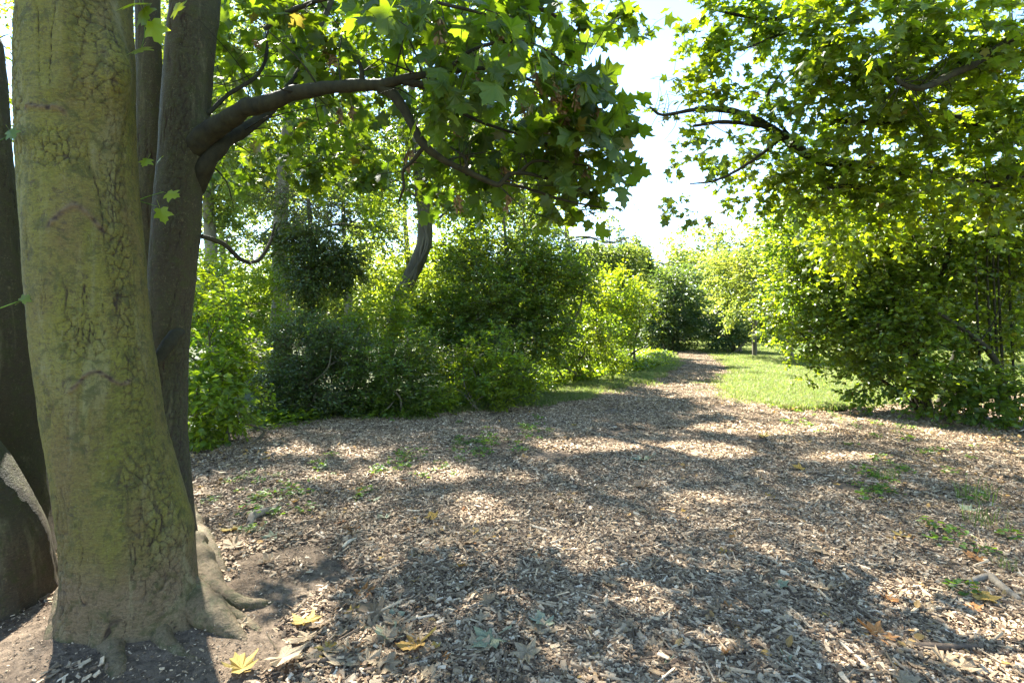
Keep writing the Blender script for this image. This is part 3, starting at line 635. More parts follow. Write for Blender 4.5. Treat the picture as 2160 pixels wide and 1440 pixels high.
foliage(syc, TB, near, .108, MAPLE_S, M['syc_near'], 11, dens=.50, parts=300, part_t=MAPLE_S, per=7, droop=.5, flat=.42, gap=.25, side=.9, face=.5, tr=.003)
foliage(syc, TB, upper, .12, MAPLE_M, M['syc_near'], 12, dens=1.2, name='upper_crown', per=8, droop=.4)
foliage(syc, TB, high, .19, STAR_L, M['syc_near'], 13, dens=.20, name='high_shade_crown', per=8, droop=.4)
mid = [bl(600, 290, 5.2, 90, .8), bl(720, 320, 5.2, 90, .8), bl(850, 320, 5.2, 100, .9), bl(990, 250, 5.0, 110, 1.1), bl(700, 170, 5.2, 110, 1.0), bl(1100, 190, 5.0, 110, 1.2), bl(540, 200, 5.4, 90, .9), bl(850, 150, 5.0, 110, 1.0), bl(1130, 330, 5.0, 90, 1.1), bl(560, 40, 5, 110, 1.1), bl(770, 20, 5, 110, 1.1), bl(980, 20, 5, 100, 1.1), bl(480, 330, 5.2, 60, .6), bl(1010, 400, 5.2, 60, .9)]
foliage(syc, TB, mid, .105, MAPLE_M, M['syc_near'], 14, name='lower_crown', dens=1.1, per=8, droop=.4, face=.4, gap=.2)
# single young leaves by the stems
sp = [(300, 20, 2.3, .11), (318, 45, 2.3, .10), (300, 100, 2.3, .10), (283, 10, 2.3, .12), (375, 25, 2.5, .10), (352, 408, 2.6, .075), (338, 440, 2.6, .08), (312, 335, 2.6, .06), (340, 332, 2.6, .05), (45, 635, 2.3, .05), (20, 275, 2.3, .06)]
P = np.array([at(a, b, c) for a, b, c, _ in sp]); rs = np.random.default_rng(2)
for i in range(len(P)):
    V, T = leaves_mesh(P[i:i+1], rs.normal(size=(1, 3))*.5+np.array([.3, -.2, -.7]), np.array([0, -1., .5])+rs.normal(size=(1, 3))*.25, np.array([sp[i][3]]), MAPLE_S)
    mk('leaf', V, None, T, M['bush_bright'], syc, base=TB)
mb = MB()
for pts in ([(270, -40, 2.35), (300, -5, 2.3), (305, 70, 2.3), (298, 100, 2.3)], [(297, 420, 2.6), (320, 412, 2.6), (345, 405, 2.6)], [(297, 425, 2.6), (330, 435, 2.6)], [(-5, 300, 2.3), (20, 285, 2.3)], [(0, 650, 2.3), (40, 635, 2.3)]):
    mb.tube([at(*p) for p in pts], [.003]+[.0015]*(len(pts)-1), 5, 10)
mb.build('sprig_twigs', M['weed'], syc, base=TB)
# hanging bunches of winged seeds
def seed_mesh(seed):
    rs = np.random.default_rng(seed); mb = MB()
    mb.tube([(0, 0, .02), (0, 0, -.05), (0.004, 0, -.12)], [.0015, .001, .001], 4)
    for i in range(15):
        z = -.02-.10*rs.random(); a = rs.random()*6.28; d = np.array([math.cos(a), math.sin(a), -.9-rs.random()]); d /= np.linalg.norm(d); s = np.cross(d, rs.normal(size=3)); s /= np.linalg.norm(s)
        o = np.array([0, 0, z])+d*.012
        for sg in (1, -1):
            dd = d+s*sg*.5; dd /= np.linalg.norm(dd); w_ = np.cross(dd, s)*.006+s*.004
            V = np.array([o, o+dd*.008+w_, o+dd*.030+w_*1.6, o+dd*.036, o+dd*.022-w_*.6, o+dd*.006-w_*.8]); mb.add(V, None, [[0, 1, 5], [1, 4, 5], [1, 2, 4], [2, 3, 4]])
    o = mb.build('seed_cluster', M['seed'], None, False); C.objects.unlink(o); return o.data
sm = [seed_mesh(i) for i in range(4)]
for j, (px, py, Y) in enumerate([(690, 85, 3.3), (700, 105, 3.3), (1055, 55, 2.5), (985, 100, 2.8), (1065, 85, 2.6), (1130, 140, 2.5), (1165, 150, 2.6), (1185, 185, 2.7), (1160, 175, 2.6), (1215, 165, 2.7), (1190, 215, 2.8), (1192, 235, 2.8), (1150, 230, 2.8), (1255, 215, 2.8), (1235, 225, 2.9), (990, 115, 2.7),
        (960, 230, 3.2), (865, 305, 3.2), (740, 210, 3.3), (720, 215, 3.3), (975, 300, 3.3), (1060, 330, 3.3), (1160, 250, 3.0), (1240, 330, 3.2), (1220, 300, 3.1), (960, 400, 3.3), (1070, 400, 3.2), (930, 20, 2.5), (540, 70, 3.4), (1105, 170, 2.7), (1118, 165, 2.7)]):
    o = bpy.data.objects.new('seed_cluster', sm[j % 4]); C.objects.link(o); o.parent = syc; o.location = Vector((at(px, py, Y)-TB).tolist()); o.rotation_euler = (random.uniform(-.2, .2), random.uniform(-.2, .2), random.random()*6); o.scale = [random.uniform(.8, 1.3)]*3

# ------------------------------------------------------------------ generic tree and shrub
def tree(name, label, cat, trunk, rad, blobs, size, tmpl, mat, seed, bark='bark_far', r0=.05, group=None, twigs=False, parts=0, part_t=None, stems=1, tn=12, nsub=3, **kw):
    """trunk: (px,py,Y) rows from the foot up; its foot is set on the ground"""
    P = np.array([at(*p) for p in trunk]); P[0, 2] = gh(P[0, 0], P[0, 1])-.15
    base = P[0].copy(); base[2] = 0; root_ = thing(name, label, cat, base, group)
    rs = np.random.default_rng(seed+1000); r = np.array(rad)/F*P[:, 1]
    sp_ = spline(np.hstack([P, r[:, None]]), 40)
    if stems == 1:
        mb = MB(); mb.tube(P, r, tn, 40, .18); mb.build('trunk', M[bark], root_, True, base=base)
    else:
        for k in range(stems):
            o = np.array([rs.normal()*.16, rs.normal()*.14, 0]); b = blobs[k % len(blobs)]; c = np.asarray(b[0]); rr_ = r[0]*rs.uniform(.55, 1)
            s = P[0]+o; t = c+rs.normal(size=3)*.25; m1 = s+(t-s)*.33+np.array([rs.normal()*.12, rs.normal()*.12, .12*abs(t[2])]); m2 = s+(t-s)*.68+np.array([rs.normal()*.12, rs.normal()*.12, .06*abs(t[2])])
            mb = MB(); mb.tube([s, m1, m2, t], [rr_, rr_*.8, rr_*.6, rr_*.25], 7, 18, .12); mb.build('stem', M[bark], root_, True, base=base)
            sp_ = np.vstack([sp_, spline(np.array([s, m1, m2, t]), 12) @ np.eye(3, 4)])
    limbs(root_, base, sp_[4:], blobs, M[bark if bark != 'bark_pale' else 'bark_far'], r0, seed, nsub)
    foliage(root_, base, blobs, size, tmpl, M[mat], seed, parts=parts, part_t=part_t, twigs=twigs, **kw)
    return root_, base

# right-hand sycamore, its trunk beyond the picture's right edge
RB = np.array([9.6, 7.4, 0.]); rt = thing('sycamore_tree', 'tall sycamore reaching long dark boughs in from the right edge', 'tree', RB)
mb = MB(); mb.tube([RB+[0, 0, -.2], RB+[0, 0, 1.5], RB+[-.2, -.1, 3.5], RB+[-.1, -.3, 6], RB+[.2, 0, 9]], [.34, .27, .24, .18, .06], 16, 50, .15); mb.build('trunk', M['bark_far'], rt, base=RB)
def rl(pts, rad, ns=70): limb(pts, rad, rt, RB, 'branch', ns=ns)
rl([(2478, 470, 7.4), (2250, 415, 7), (2000, 375, 6.8), (1810, 350, 6.5), (1740, 340, 6.5), (1690, 318, 6.4), (1640, 282, 6.4), (1580, 246, 6.4), (1500, 229, 6.4), (1440, 236, 6.3), (1395, 242, 6.3), (1370, 225, 6.3)], [18, 14, 12, 11, 10, 9, 8, 7, 6, 4, 3, 2], 110)
rl([(1625, 270, 6.4), (1580, 262, 6.3), (1520, 258, 6.3), (1462, 266, 6.3)], [5, 4.5, 4, 3])
rl([(1650, 290, 6.4), (1600, 330, 6.3), (1545, 365, 6.3), (1500, 383, 6.3), (1455, 388, 6.3)], [4, 3.4, 3, 2.2, 1.2])
rl([(1690, 318, 6.4), (1640, 255, 6.4), (1620, 205, 6.4), (1650, 150, 6.4)], [4, 3, 3, 2])
rl([(2478, 330, 7.0), (2300, 310, 6.4), (2110, 270, 5.6), (2040, 255, 5.6), (1960, 245, 5.6), (1900, 256, 5.7), (1830, 258, 5.8), (1760, 255, 5.8)], [16, 13, 11, 10, 8, 7, 6, 4])
rl([(2478, -60, 6.6), (2300, -10, 5.4), (2160, 65, 4.7), (2110, 100, 4.7), (2040, 140, 4.7), (1950, 184, 4.7), (1905, 178, 4.7), (1890, 163, 4.7)], [12, 11, 10, 9, 8, 6.5, 5, 3])
rl([(2100, 85, 4.8), (2040, 120, 4.9), (1975, 168, 5.0), (1950, 185, 5.0)], [7, 6, 5, 4])
rl([(1900, 240, 5.7), (1880, 190, 5.8), (1860, 120, 5.9), (1840, 60, 6)], [4, 4, 3, 2])
rl([(2478, -200, 7), (2200, -150, 6.4), (1950, -60, 6.2), (1780, 15, 6.1), (1700, 50, 6.1), (1640, 75, 6.1), (1560, 108, 6.1)], [13, 11, 8, 5, 4, 3, 1.5])
rl([(1900, -40, 6.1), (1780, -25, 6.2), (1700, 10, 6.2), (1660, 35, 6.2), (1600, 40, 6.3), (1500, 20, 6.3)], [6, 6, 6, 5, 4, 2])
rl([(1900, 400, 6.6), (1840, 400, 6.5), (1790, 392, 6.4), (1735, 398, 6.4)], [6, 6, 5, 3]); rl([(2300, 480, 6.4), (2160, 370, 5.8), (2100, 392, 5.7), (2060, 380, 5.7)], [9, 7, 5, 3])
rb = [bl(1500, 15, 6.3, 65, 1.5), bl(1580, 50, 6.3, 75, 1.8), bl(1660, 20, 6.1, 80, 1.6), bl(1540, 115, 6.3, 50, 1.4), bl(1470, 70, 6.3, 35, 1.1), bl(1500, 160, 6.3, 35, 1.0),
      bl(1440, 215, 6.4, 50, 1.1), bl(1520, 240, 6.4, 65, 1.2), bl(1610, 225, 6.4, 70, 1.4), bl(1650, 330, 6.6, 80, 1.8), bl(1450, 320, 6.5, 50, 1.0), bl(1520, 330, 6.5, 45, 1.0), bl(1430, 410, 6.6, 40, .9), bl(1465, 440, 6.6, 30, .8), bl(1660, 170, 6.3, 60, 1.3),
      bl(1400, 170, 6.6, 40, .8), bl(1380, 250, 6.5, 35, .8), bl(1580, 400, 6.8, 50, 1.2),
      bl(1770, 70, 5.2, 100, 1.8), bl(1890, 50, 4.9, 120, 1.7), bl(2050, 40, 4.7, 130, 1.6), bl(1740, 190, 5.6, 95, 1.8), bl(1870, 210, 5.6, 120, 1.9), bl(2020, 200, 5.3, 130, 1.7), bl(2150, 210, 5.2, 110, 1.7), bl(1720, 390, 6.6, 90, 2.0), bl(1850, 340, 6.4, 120, 2.1),
      bl(2000, 340, 6.1, 130, 2.1), bl(2130, 350, 5.9, 130, 2.1), bl(1800, 470, 7.2, 100, 2), bl(2300, 300, 6, 150, 1), bl(2250, 50, 5, 150, 1), ((8, 7, 8), (3, 3, 2), .8)]
foliage(rt, RB, rb, .10, MAPLE_M, M['syc_right'], 31, dens=.55, parts=300, part_t=MAPLE_S, per=9, droop=.35, flat=.6, gap=.2, face=.4, tr=.004)

tree('hazel_shrub', 'broad hazel shrub with leaves hanging to the ground at the right of the lawn', 'shrub', [(1965, 858, 8.3), (1965, 760, 8.3), (1950, 600, 8.3)], [8, 7, 6],
     [bl(1700, 500, 9, 95, 2.2), bl(1830, 480, 8.4, 120, 2.4), bl(1980, 480, 8.1, 140, 2.4), bl(2130, 460, 7.9, 120, 2.2), bl(1680, 610, 9.0, 80, 2.2), bl(1790, 610, 8.6, 100, 2.6), bl(1910, 620, 8.1, 110, 2.6), bl(2110, 590, 7.9, 80, 1.4), bl(1750, 700, 8.6, 70, 2.0),
      bl(1860, 720, 8.1, 85, 2.4), bl(1970, 720, 7.7, 80, 2.2), bl(1990, 810, 7.4, 70, 2.0), bl(1690, 720, 8.8, 40, 1.3), bl(1900, 800, 7.5, 55, 1.8), bl(2020, 600, 8, 60, 1.3), bl(1690, 770, 8.6, 30, .8), bl(1830, 810, 8.0, 45, 1.6), bl(2060, 850, 7.2, 60, 1.8), bl(2090, 700, 7.8, 50, 1.2), bl(1640, 690, 9.4, 35, 1.2)],
     .075, HAZ, 'hazel', 41, dens=.72, bark='branch', r0=.03, stems=12, twigs=True, parts=300, part_t=OVAL_M, per=12, droop=.3, flat=.5, gap=.2, face=.3, nsub=5)
r_, b_ = tree('sapling', 'thin upright sapling stems with a leaning bough at the far right', 'tree', [(2140, 850, 7.6), (2110, 790, 7.5), (2085, 740, 7.4), (2040, 700, 7.3), (1980, 660, 7.3)], [8, 7, 6, 5, 3],
     [bl(2120, 700, 7.6, 70, .9), bl(2060, 720, 7.5, 45, .8), bl(2150, 560, 7.5, 70, 1.0), bl(2100, 840, 7.0, 60, 1.6), bl(2170, 830, 6.8, 60, 1.6)], .075, HAZ, 'hazel', 43, bark='branch', r0=.02, twigs=True, parts=120, part_t=OVAL_M, gap=.2, nsub=4)
for px, top in ((2082, 440), (2095, 400), (2105, 420), (2128, 470), (2058, 520)):
    limb([(px+14, 850 if px != 2082 else 760, 7.5), (px+5, 690, 7.5), (px, 560, 7.45), (px+3, top, 7.4)], [2.6, 2.4, 2, 1], r_, b_, 'branch', 'stem', 6, 20)
tree('young_tree', 'pale yellow-green sunlit young tree at the edge of the lawn', 'tree', [(1592, 748, 20.0), (1590, 640, 20), (1580, 520, 20)], [5, 4, 2], [bl(1560, 510, 19, 60, 1.6), bl(1530, 570, 19, 50, 1.6), bl(1600, 600, 18, 60, 1.7), bl(1540, 640, 20, 45, 1.2), bl(1620, 520, 18, 70, 1.7), bl(1620, 680, 18, 40, 1.2), bl(1500, 520, 20, 35, 1.2)], .13, OVAL_L, 'pale', 51, r0=.05)
for i, (px, Y, lab) in enumerate([(1665, 18, 'slim brown tree trunk beyond the lawn under the hazel'), (1712, 20, 'second slim trunk beyond the lawn, right of the slim brown one')]):
    tree('lawn_tree', lab, 'tree', [(px, 750, Y), (px, 660, Y), (px+5, 520, Y), (px+10, 380, Y)], [9, 7, 6, 3], [bl(px, 500, Y, 60, 1.3), bl(px+50, 430, Y, 70, 1.3), bl(px-10, 400, Y, 60, 1.3)], .14, OVAL_L, 'far', 55+i, r0=.06)

# left: shrubs along the edge of the clearing
tree('elder_shrub', 'bright green leafy shrub just right of the mossy sycamore', 'shrub', [(450, 950, 6.1), (450, 880, 6.1), (455, 760, 6.1)], [5, 4, 3], [bl(430, 600, 6.8, 55, 1.6), bl(470, 660, 6.6, 65, 1.9), bl(440, 740, 6.3, 80, 2.2), bl(450, 830, 6.0, 85, 2.4), bl(425, 900, 5.9, 60, 2.3), bl(520, 850, 6.1, 40, 1.3), bl(510, 760, 6.4, 45, 1.5), bl(470, 890, 5.9, 40, 1.8)],
     .085, OVAL_L, 'elder', 61, r0=.02, stems=6, twigs=True, parts=250, part_t=OVAL_M, per=12, droop=.45, flat=.5, side=1.0)
tree('privet_shrub', 'dark glossy small-leaved shrub beside the bright leafy one', 'shrub', [(640, 888, 8.0), (640, 820, 8), (640, 760, 8)], [4, 3, 2], [bl(640, 740, 8.2, 75, 2.8), bl(600, 820, 8, 65, 2.8), bl(690, 820, 7.9, 70, 2.8), bl(720, 740, 8.2, 60, 2.5), bl(640, 860, 7.9, 50, 2.4)], .05, OVAL_L, 'privet', 62, r0=.02, stems=9, twigs=True, droop=.2)
tree('privet_shrub', 'low dark shrub between the small-leaved shrub and the leafy shoots', 'shrub', [(820, 880, 8.0), (820, 820, 8), (820, 760, 8)], [4, 3, 2], [bl(790, 780, 8.1, 70, 2.6), bl(850, 800, 8, 65, 2.6), bl(880, 850, 7.9, 40, 2.3), bl(790, 850, 7.9, 50, 2.4), bl(880, 740, 8.3, 50, 2.2)], .06, OVAL_L, 'bush', 63, r0=.02, stems=8, twigs=True, droop=.3)
tree('leafy_shoots', 'clump of bright young shoots at the edge of the wood chips', 'shrub', [(1040, 858, 8.6), (1040, 820, 8.6), (1040, 760, 8.6)], [3, 2, 2], [bl(960, 790, 8.5, 50, 1.8), bl(1000, 750, 8.7, 45, 1.7), bl(1060, 790, 8.6, 55, 2.2), bl(1110, 800, 8.6, 45, 2.2), bl(1040, 830, 8.4, 40, 2.2), bl(940, 840, 8.2, 45, 2.0), bl(1050, 720, 8.8, 30, 1.2)], .075, OVAL_L, 'bush_bright', 64, r0=.015, stems=9, twigs=True, droop=.1)
tree('large_bush', 'tall rounded dark green bush in the middle of the thicket', 'bush', [(1080, 815, 10.5), (1080, 720, 10.6), (1080, 600, 10.6)], [8, 6, 4], [bl(1120, 455, 11.3, 40, 1.5), bl(1060, 430, 11.3, 30, 1.2), bl(960, 560, 10.6, 35, 1.6), bl(1230, 600, 10.5, 40, 1.8), bl(1100, 530, 11, 95, 2.2), bl(1010, 590, 10.7, 90, 2.5), bl(1175, 610, 10.8, 65, 2.2), bl(1140, 560, 10.6, 55, 1.8), bl(1080, 670, 10.2, 100, 2.8), bl(950, 680, 10.2, 70, 2.6), bl(1150, 700, 10.2, 62, 2.5), bl(1050, 480, 11.2, 55, 1.6), bl(1215, 560, 11.2, 32, 1.3), bl(1000, 750, 10, 70, 2.3)],
     .08, OVAL_L, 'bush', 65, r0=.05, stems=7, droop=.25, twigs=True, gap=.1)
tree('arching_shrub', 'shrub with arching sprays of pale-backed leaves before the tall bush', 'shrub', [(1210, 790, 12.2), (1210, 760, 12), (1210, 700, 12)], [4, 3, 2], [bl(1205, 690, 12, 48, 2.0), bl(1180, 735, 11.8, 46, 2.4), bl(1250, 730, 12.2, 42, 2.2), bl(1230, 640, 12, 33, 1.4), bl(1150, 755, 11.4, 34, 2.2), bl(1220, 757, 12, 28, 2.0), bl(1290, 755, 12.2, 32, 2.0), bl(1270, 700, 11.3, 42, 2.0)], .08, OVAL_L, 'hazel', 66, r0=.02, stems=8, twigs=True, droop=.5)
tree('feathery_shrub', 'sunlit feathery shrub at the left of the path bend', 'shrub', [(1310, 765, 16), (1310, 700, 14.5), (1310, 640, 14)], [4, 3, 2], [bl(1300, 610, 14.5, 50, 1.9), bl(1345, 640, 15, 40, 1.7), bl(1280, 670, 14, 50, 2.2), bl(1330, 700, 15, 40, 2.2), bl(1300, 740, 14.5, 38, 2.2), bl(1250, 620, 14, 40, 1.8)], .10, OVAL_L, 'bush_bright', 67, r0=.03, stems=8, droop=.1, twigs=True)
tree('understorey_bush', 'bright bush under the leaning ivy-clad trunk', 'bush', [(800, 800, 10), (800, 720, 9.8), (800, 660, 9.8)], [4, 3, 2], [bl(790, 680, 9.8, 65, 2.0), bl(870, 690, 9.8, 60, 2.0), bl(740, 710, 9.6, 50, 2.0), bl(920, 640, 10.2, 50, 1.8), bl(840, 620, 10.5, 40, 1.2)], .08, OVAL_L, 'bush_bright', 68, r0=.02, stems=6, droop=.3)
tree('back_bush', 'sunlit bush behind the leafy shrub beside the sycamore', 'bush', [(520, 800, 12.5), (520, 700, 12.5), (520, 620, 12.5)], [5, 4, 2], [bl(500, 630, 12, 65, 2.0), bl(560, 660, 12, 55, 2.0), bl(440, 560, 12.5, 55, 1.5), bl(590, 590, 12.5, 50, 1.6), bl(540, 730, 11.5, 60, 2.2), bl(380, 640, 12, 80, 1.8)], .09, OVAL_L, 'bush_bright', 69, r0=.03, stems=6, droop=.3)
tree('holly_tree', 'dark evergreen tree standing left of the leaning trunk', 'tree', [(650, 860, 10.2), (655, 700, 10.2), (660, 560, 10.2), (650, 420, 10.2)], [9, 8, 7, 4], [bl(640, 420, 10.2, 70, 2.3), bl(590, 470, 10.2, 55, 1.6), bl(690, 490, 10.1, 70, 3.0), bl(720, 560, 10, 50, 3.0), bl(660, 580, 10, 65, 2.8), bl(670, 670, 9.8, 50, 2.0), bl(570, 400, 10.4, 45, 1.0), bl(710, 430, 10.3, 40, 1.8), bl(620, 520, 10.2, 50, 2.0)],
     .065, OVAL_L, 'yew', 71, r0=.04, droop=.5, twigs=True, dens=1.0)
r_, b_ = tree('leaning_tree', 'tree with a leaning crooked trunk wrapped in ivy stems', 'tree', [(800, 800, 11.2), (835, 655, 11.2), (860, 595, 11.2), (893, 520, 11.2), (896, 460, 11.2), (888, 410, 11.2), (880, 330, 11.2), (872, 230, 11.4), (860, 60, 11.6)], [16, 15, 16, 16, 15, 13, 10, 8, 4],
     [bl(860, 300, 11.3, 95, 1.1), bl(960, 380, 11.2, 80, 1.1), bl(780, 390, 11.2, 75, .9), bl(1010, 440, 11.5, 65, 1.2), bl(910, 200, 11.8, 110, 1.2), bl(1060, 380, 11.8, 80, 1.2), bl(790, 170, 11.8, 100, 1.0), bl(1140, 430, 12.5, 60, 1.2), bl(860, 40, 11.8, 120, 1.2), bl(980, -80, 12, 150, 1.3), bl(780, -120, 12, 150, 1.2), bl(1080, 180, 12, 110, 1.1), bl(960, 520, 11.8, 50, .9)],
     .10, OVAL_L, 'syc_right', 72, bark='bark_far', r0=.07, droop=.4, gap=.0, dens=3.0, nsub=6)
for dx in (-5, 7, 2): limb([(838+dx, 655, 11.0), (865-dx, 595, 11.0), (895+dx, 520, 10.98), (897-dx, 460, 11.0), (886+dx, 410, 11.0)], [3, 3, 2.6, 2.2, 1.6], r_, b_, 'bark_far', 'ivy_stem', 6, 40)
tree('tall_tree', 'tall pale-trunked tree behind the dark evergreen', 'tree', [(588, 800, 14), (590, 600, 14), (592, 460, 14), (600, 330, 14), (612, 220, 14), (600, 60, 14), (600, -300, 14)], [17, 16, 15, 12, 10, 8, 4],
     [bl(600, 180, 14, 110, .9), bl(520, 300, 14, 80, .8), bl(720, 260, 14.2, 100, 1.0), bl(480, 180, 14.2, 90, .9), bl(660, 60, 14, 130, 1.0), bl(560, 400, 14.4, 60, .6), bl(750, 340, 14.5, 70, .9), bl(800, 480, 14.8, 60, .7), bl(500, 20, 14, 130, 1), bl(620, -150, 14, 200, 1), bl(420, -150, 14, 180, 1), bl(840, -200, 14.5, 180, 1)],
     .12, OVAL_L, 'far', 73, bark='bark_pale', r0=.09, droop=.4, gap=.0, dens=3.2, nsub=6)
tree('tall_tree', 'tall tree glimpsed beside the sycamore stems, behind the bushes', 'tree', [(450, 800, 16.5), (447, 560, 16.5), (440, 430, 16.5), (440, 200, 16.5), (430, -200, 16.5)], [14, 12, 11, 9, 5], [bl(460, 390, 16.5, 65, .8), bl(440, 250, 16.5, 90, .9), bl(350, 100, 16.5, 120, 1), bl(200, -50, 16.5, 160, 1), bl(460, 60, 16.5, 110, 1), bl(400, -200, 16.5, 200, 1), bl(480, 480, 17, 45, .6)], .14, OVAL_L, 'far', 74, bark='bark_pale', r0=.09, gap=.0, dens=3.2)
tree('far_left_tree', 'tree whose sunny leaves show at the picture\'s top left corner', 'tree', [(-60, 850, 11), (-60, 500, 11), (-60, 200, 11), (-50, -100, 11)], [14, 12, 10, 6], [bl(0, 80, 11, 80, 1.4), bl(-80, 200, 11, 100, 1.2), bl(-150, -50, 11, 150, 1), bl(60, -150, 11, 150, 1), bl(10, 260, 12, 60, 1)], .13, OVAL_L, 'bush_bright', 75, r0=.08)
tree('willow_tree', 'soft grey-green tree rising behind the tall rounded bush', 'tree', [(1200, 780, 17), (1200, 560, 17), (1195, 480, 17), (1190, 420, 17)], [9, 7, 4, 1], [bl(1180, 430, 17, 60, 1.3), bl(1250, 450, 17, 55, 1.5), bl(1300, 440, 17.5, 38, 1.5), bl(1330, 500, 18, 38, 1.6), bl(1290, 510, 17.5, 50, 1.7), bl(1240, 530, 17, 55, 1.7), bl(1130, 480, 17, 60, 1.2), bl(1310, 570, 18, 45, 1.7)], .11, OVAL_L, 'far', 76, bark='bark_pale', r0=.07, droop=.7, gap=.05, dens=2.2, nsub=6)
tree('spreading_tree', 'low spreading tree behind the bend of the path', 'tree', [(1350, 740, 26), (1350, 640, 26), (1350, 560, 26)], [6, 5, 3], [bl(1345, 540, 26, 40, 1.9), bl(1390, 560, 26, 38, 1.9), bl(1330, 600, 26, 45, 1.9), bl(1420, 560, 27, 35, 1.6)], .15, OVAL_L, 'far', 77, r0=.08, dens=2.2)
bt = ['pale green tree far back beside the sycamore stems', 'broad tree far back behind the tall pale trunk', 'sunlit tree far back behind the dark evergreen', 'rounded tree far back behind the leaning trunk', 'light green tree far back above the tall bush', 'yellowish tree far back right of the tall bush']
for i, (px, Y) in enumerate([(470, 21), (600, 23), (730, 20.5), (860, 22), (1000, 23), (1130, 24)]):
    tree('background_tree', bt[i], 'tree', [(px, 760, Y), (px+5, 600, Y), (px-6, 450, Y), (px+4, 330, Y)], [9, 7, 4, 1], [bl(px, 330, Y, 62, 1.3), bl(px-45, 410, Y, 50, .9), bl(px+50, 420, Y, 52, .9), bl(px, 500, Y, 60, .9), bl(px+45, 560, Y, 50, 1.2), bl(px-40, 590, Y, 50, 1.3), bl(px+10, 240, Y, 50, .7)], .15, OVAL_L, ['far', 'bush_bright'][i % 2], 90+i, bark='bark_pale', r0=.07, gap=.1, dens=1.5, droop=.4, nsub=5)
tree('background_tree', 'hazy tree rising over the left side of the path bend', 'tree', [(1290, 740, 28), (1290, 600, 28), (1285, 480, 28)], [7, 4, 1], [bl(1280, 460, 28, 38, 1.5), bl(1320, 510, 28, 36, 1.6), bl(1260, 520, 28, 40, 1.6), bl(1350, 560, 28, 34, 1.6)], .2, OVAL_L, 'far', 97, r0=.08)
tree('background_tree', 'hazy low tree over the dense dark bush at the bend', 'tree', [(1440, 735, 31), (1440, 620, 31), (1440, 560, 31)], [6, 4, 1], [bl(1430, 545, 31, 28, 1.5), bl(1470, 560, 31, 30, 1.6), bl(1390, 570, 31, 28, 1.6), bl(1510, 540, 30, 30, 1.5)], .2, OVAL_L, 'far', 98, r0=.08)
tree('dense_bush', 'dense dark bush straight beyond the bend of the path', 'bush', [(1410, 742, 23.5), (1410, 700, 23.5), (1410, 620, 23.5)], [5, 4, 3], [bl(1400, 610, 23.5, 45, 2.4), bl(1440, 640, 23.5, 48, 2.4), bl(1390, 680, 23.3, 45, 2.6), bl(1440, 700, 23, 40, 2.6), bl(1380, 710, 23, 30, 2.4), bl(1455, 580, 24, 40, 2.0)], .13, OVAL_L, 'far_dark', 78, r0=.05, stems=6)
tree('round_bush', 'round bush at the far side of the lawn beside slim trunks', 'bush', [(1545, 742, 22), (1545, 720, 22), (1545, 690, 22)], [4, 3, 2], [bl(1540, 690, 22, 38, 2.5), bl(1570, 700, 22, 32, 2.4), bl(1510, 705, 22, 30, 2.4), bl(1485, 660, 24, 35, 1.8)], .13, OVAL_L, 'far_dark', 79, r0=.04, stems=5)
# ground plants along the left verge
def plant_clump(i):
    rs = np.random.default_rng(800+i); n = 60; P = np.stack([rs.normal(size=n)*.14, rs.normal(size=n)*.14, .04+.18*rs.random(n)], -1)
    V, T = leaves_mesh(P, np.stack([rs.normal(size=n), rs.normal(size=n), rs.normal(size=n)*.3], -1), np.array([0, -.2, 1.])+rs.normal(size=(n, 3))*.35, .05+.04*rs.random(n), HAZ)
    return loose('plants', V, None, T, M['bush_bright' if i % 2 else 'bush'])
y = 8.5+15*rng.random(2600)**1.3; x = .0+rng.random(2600)*(y*.42); e = edge_dist(x, y); ok = (e < -.30-.5*(y < 14)) & (e > -1.9) & (x < .36*y-.1); x, y = x[ok], y[ok]
scatter('ground_cover', np.stack([x, y, gh(x, y)-.03], -1), np.stack([x*0, x*0, rng.random(len(x))*6.28], -1), .7+.7*rng.random(len(x)), [plant_clump(i) for i in range(6)], label='low nettles and ivy between the bushes and the verge', cat='ground cover')
y = 6.2+4.4*rng.random(1500); x = -4.2+rng.random(1500)*7.5; e = edge_dist(x, y)+.3*vnoise(np.stack([x*2, y*2, x*0], -1)); ok = (e > -.7) & (e < .22) & (x < .05*y) & (rng.random(1500) < .6-.9*np.clip(e, 0, 1)*2); x, y = x[ok], y[ok]
scatter('undergrowth', np.stack([x, y, gh(x, y)-.03], -1), np.stack([x*0, x*0, rng.random(len(x))*6.28], -1), .4+.7*rng.random(len(x)), [plant_clump(10+i) for i in range(5)], label='ragged low weeds at the foot of the thicket', cat='undergrowth')
# distant wood
rs = np.random.default_rng(5); far = []
for a in np.linspace(-62, 70, 46):
    d = 34+8*rs.random(); x_, y_ = d*math.sin(R(a)), d*math.cos(R(a)); h = (4.2 if a < 12 else 5.5)*(.7+.6*rs.random())
    far.append(((x_, y_, h*.55), (3.0+rs.random(), 2.4, h*.6), 1.9))
for px, h in ((1250, 5), (1320, 5.5), (1180, 6)): far.append((at(px, 640, 30), (2.5, 2, 2.6), 2))
P, D, N, S, TW = spray(far, .30, rs, per=12, droop=.2, flat=.4, filt=False); V, T = leaves_mesh(P, D, N, S, OVAL_L)
tag(mk('distant_woodland', V, None, T, M['pale']), 'sunlit wood closing the view beyond the lawn and thicket', 'woodland', kind='stuff')

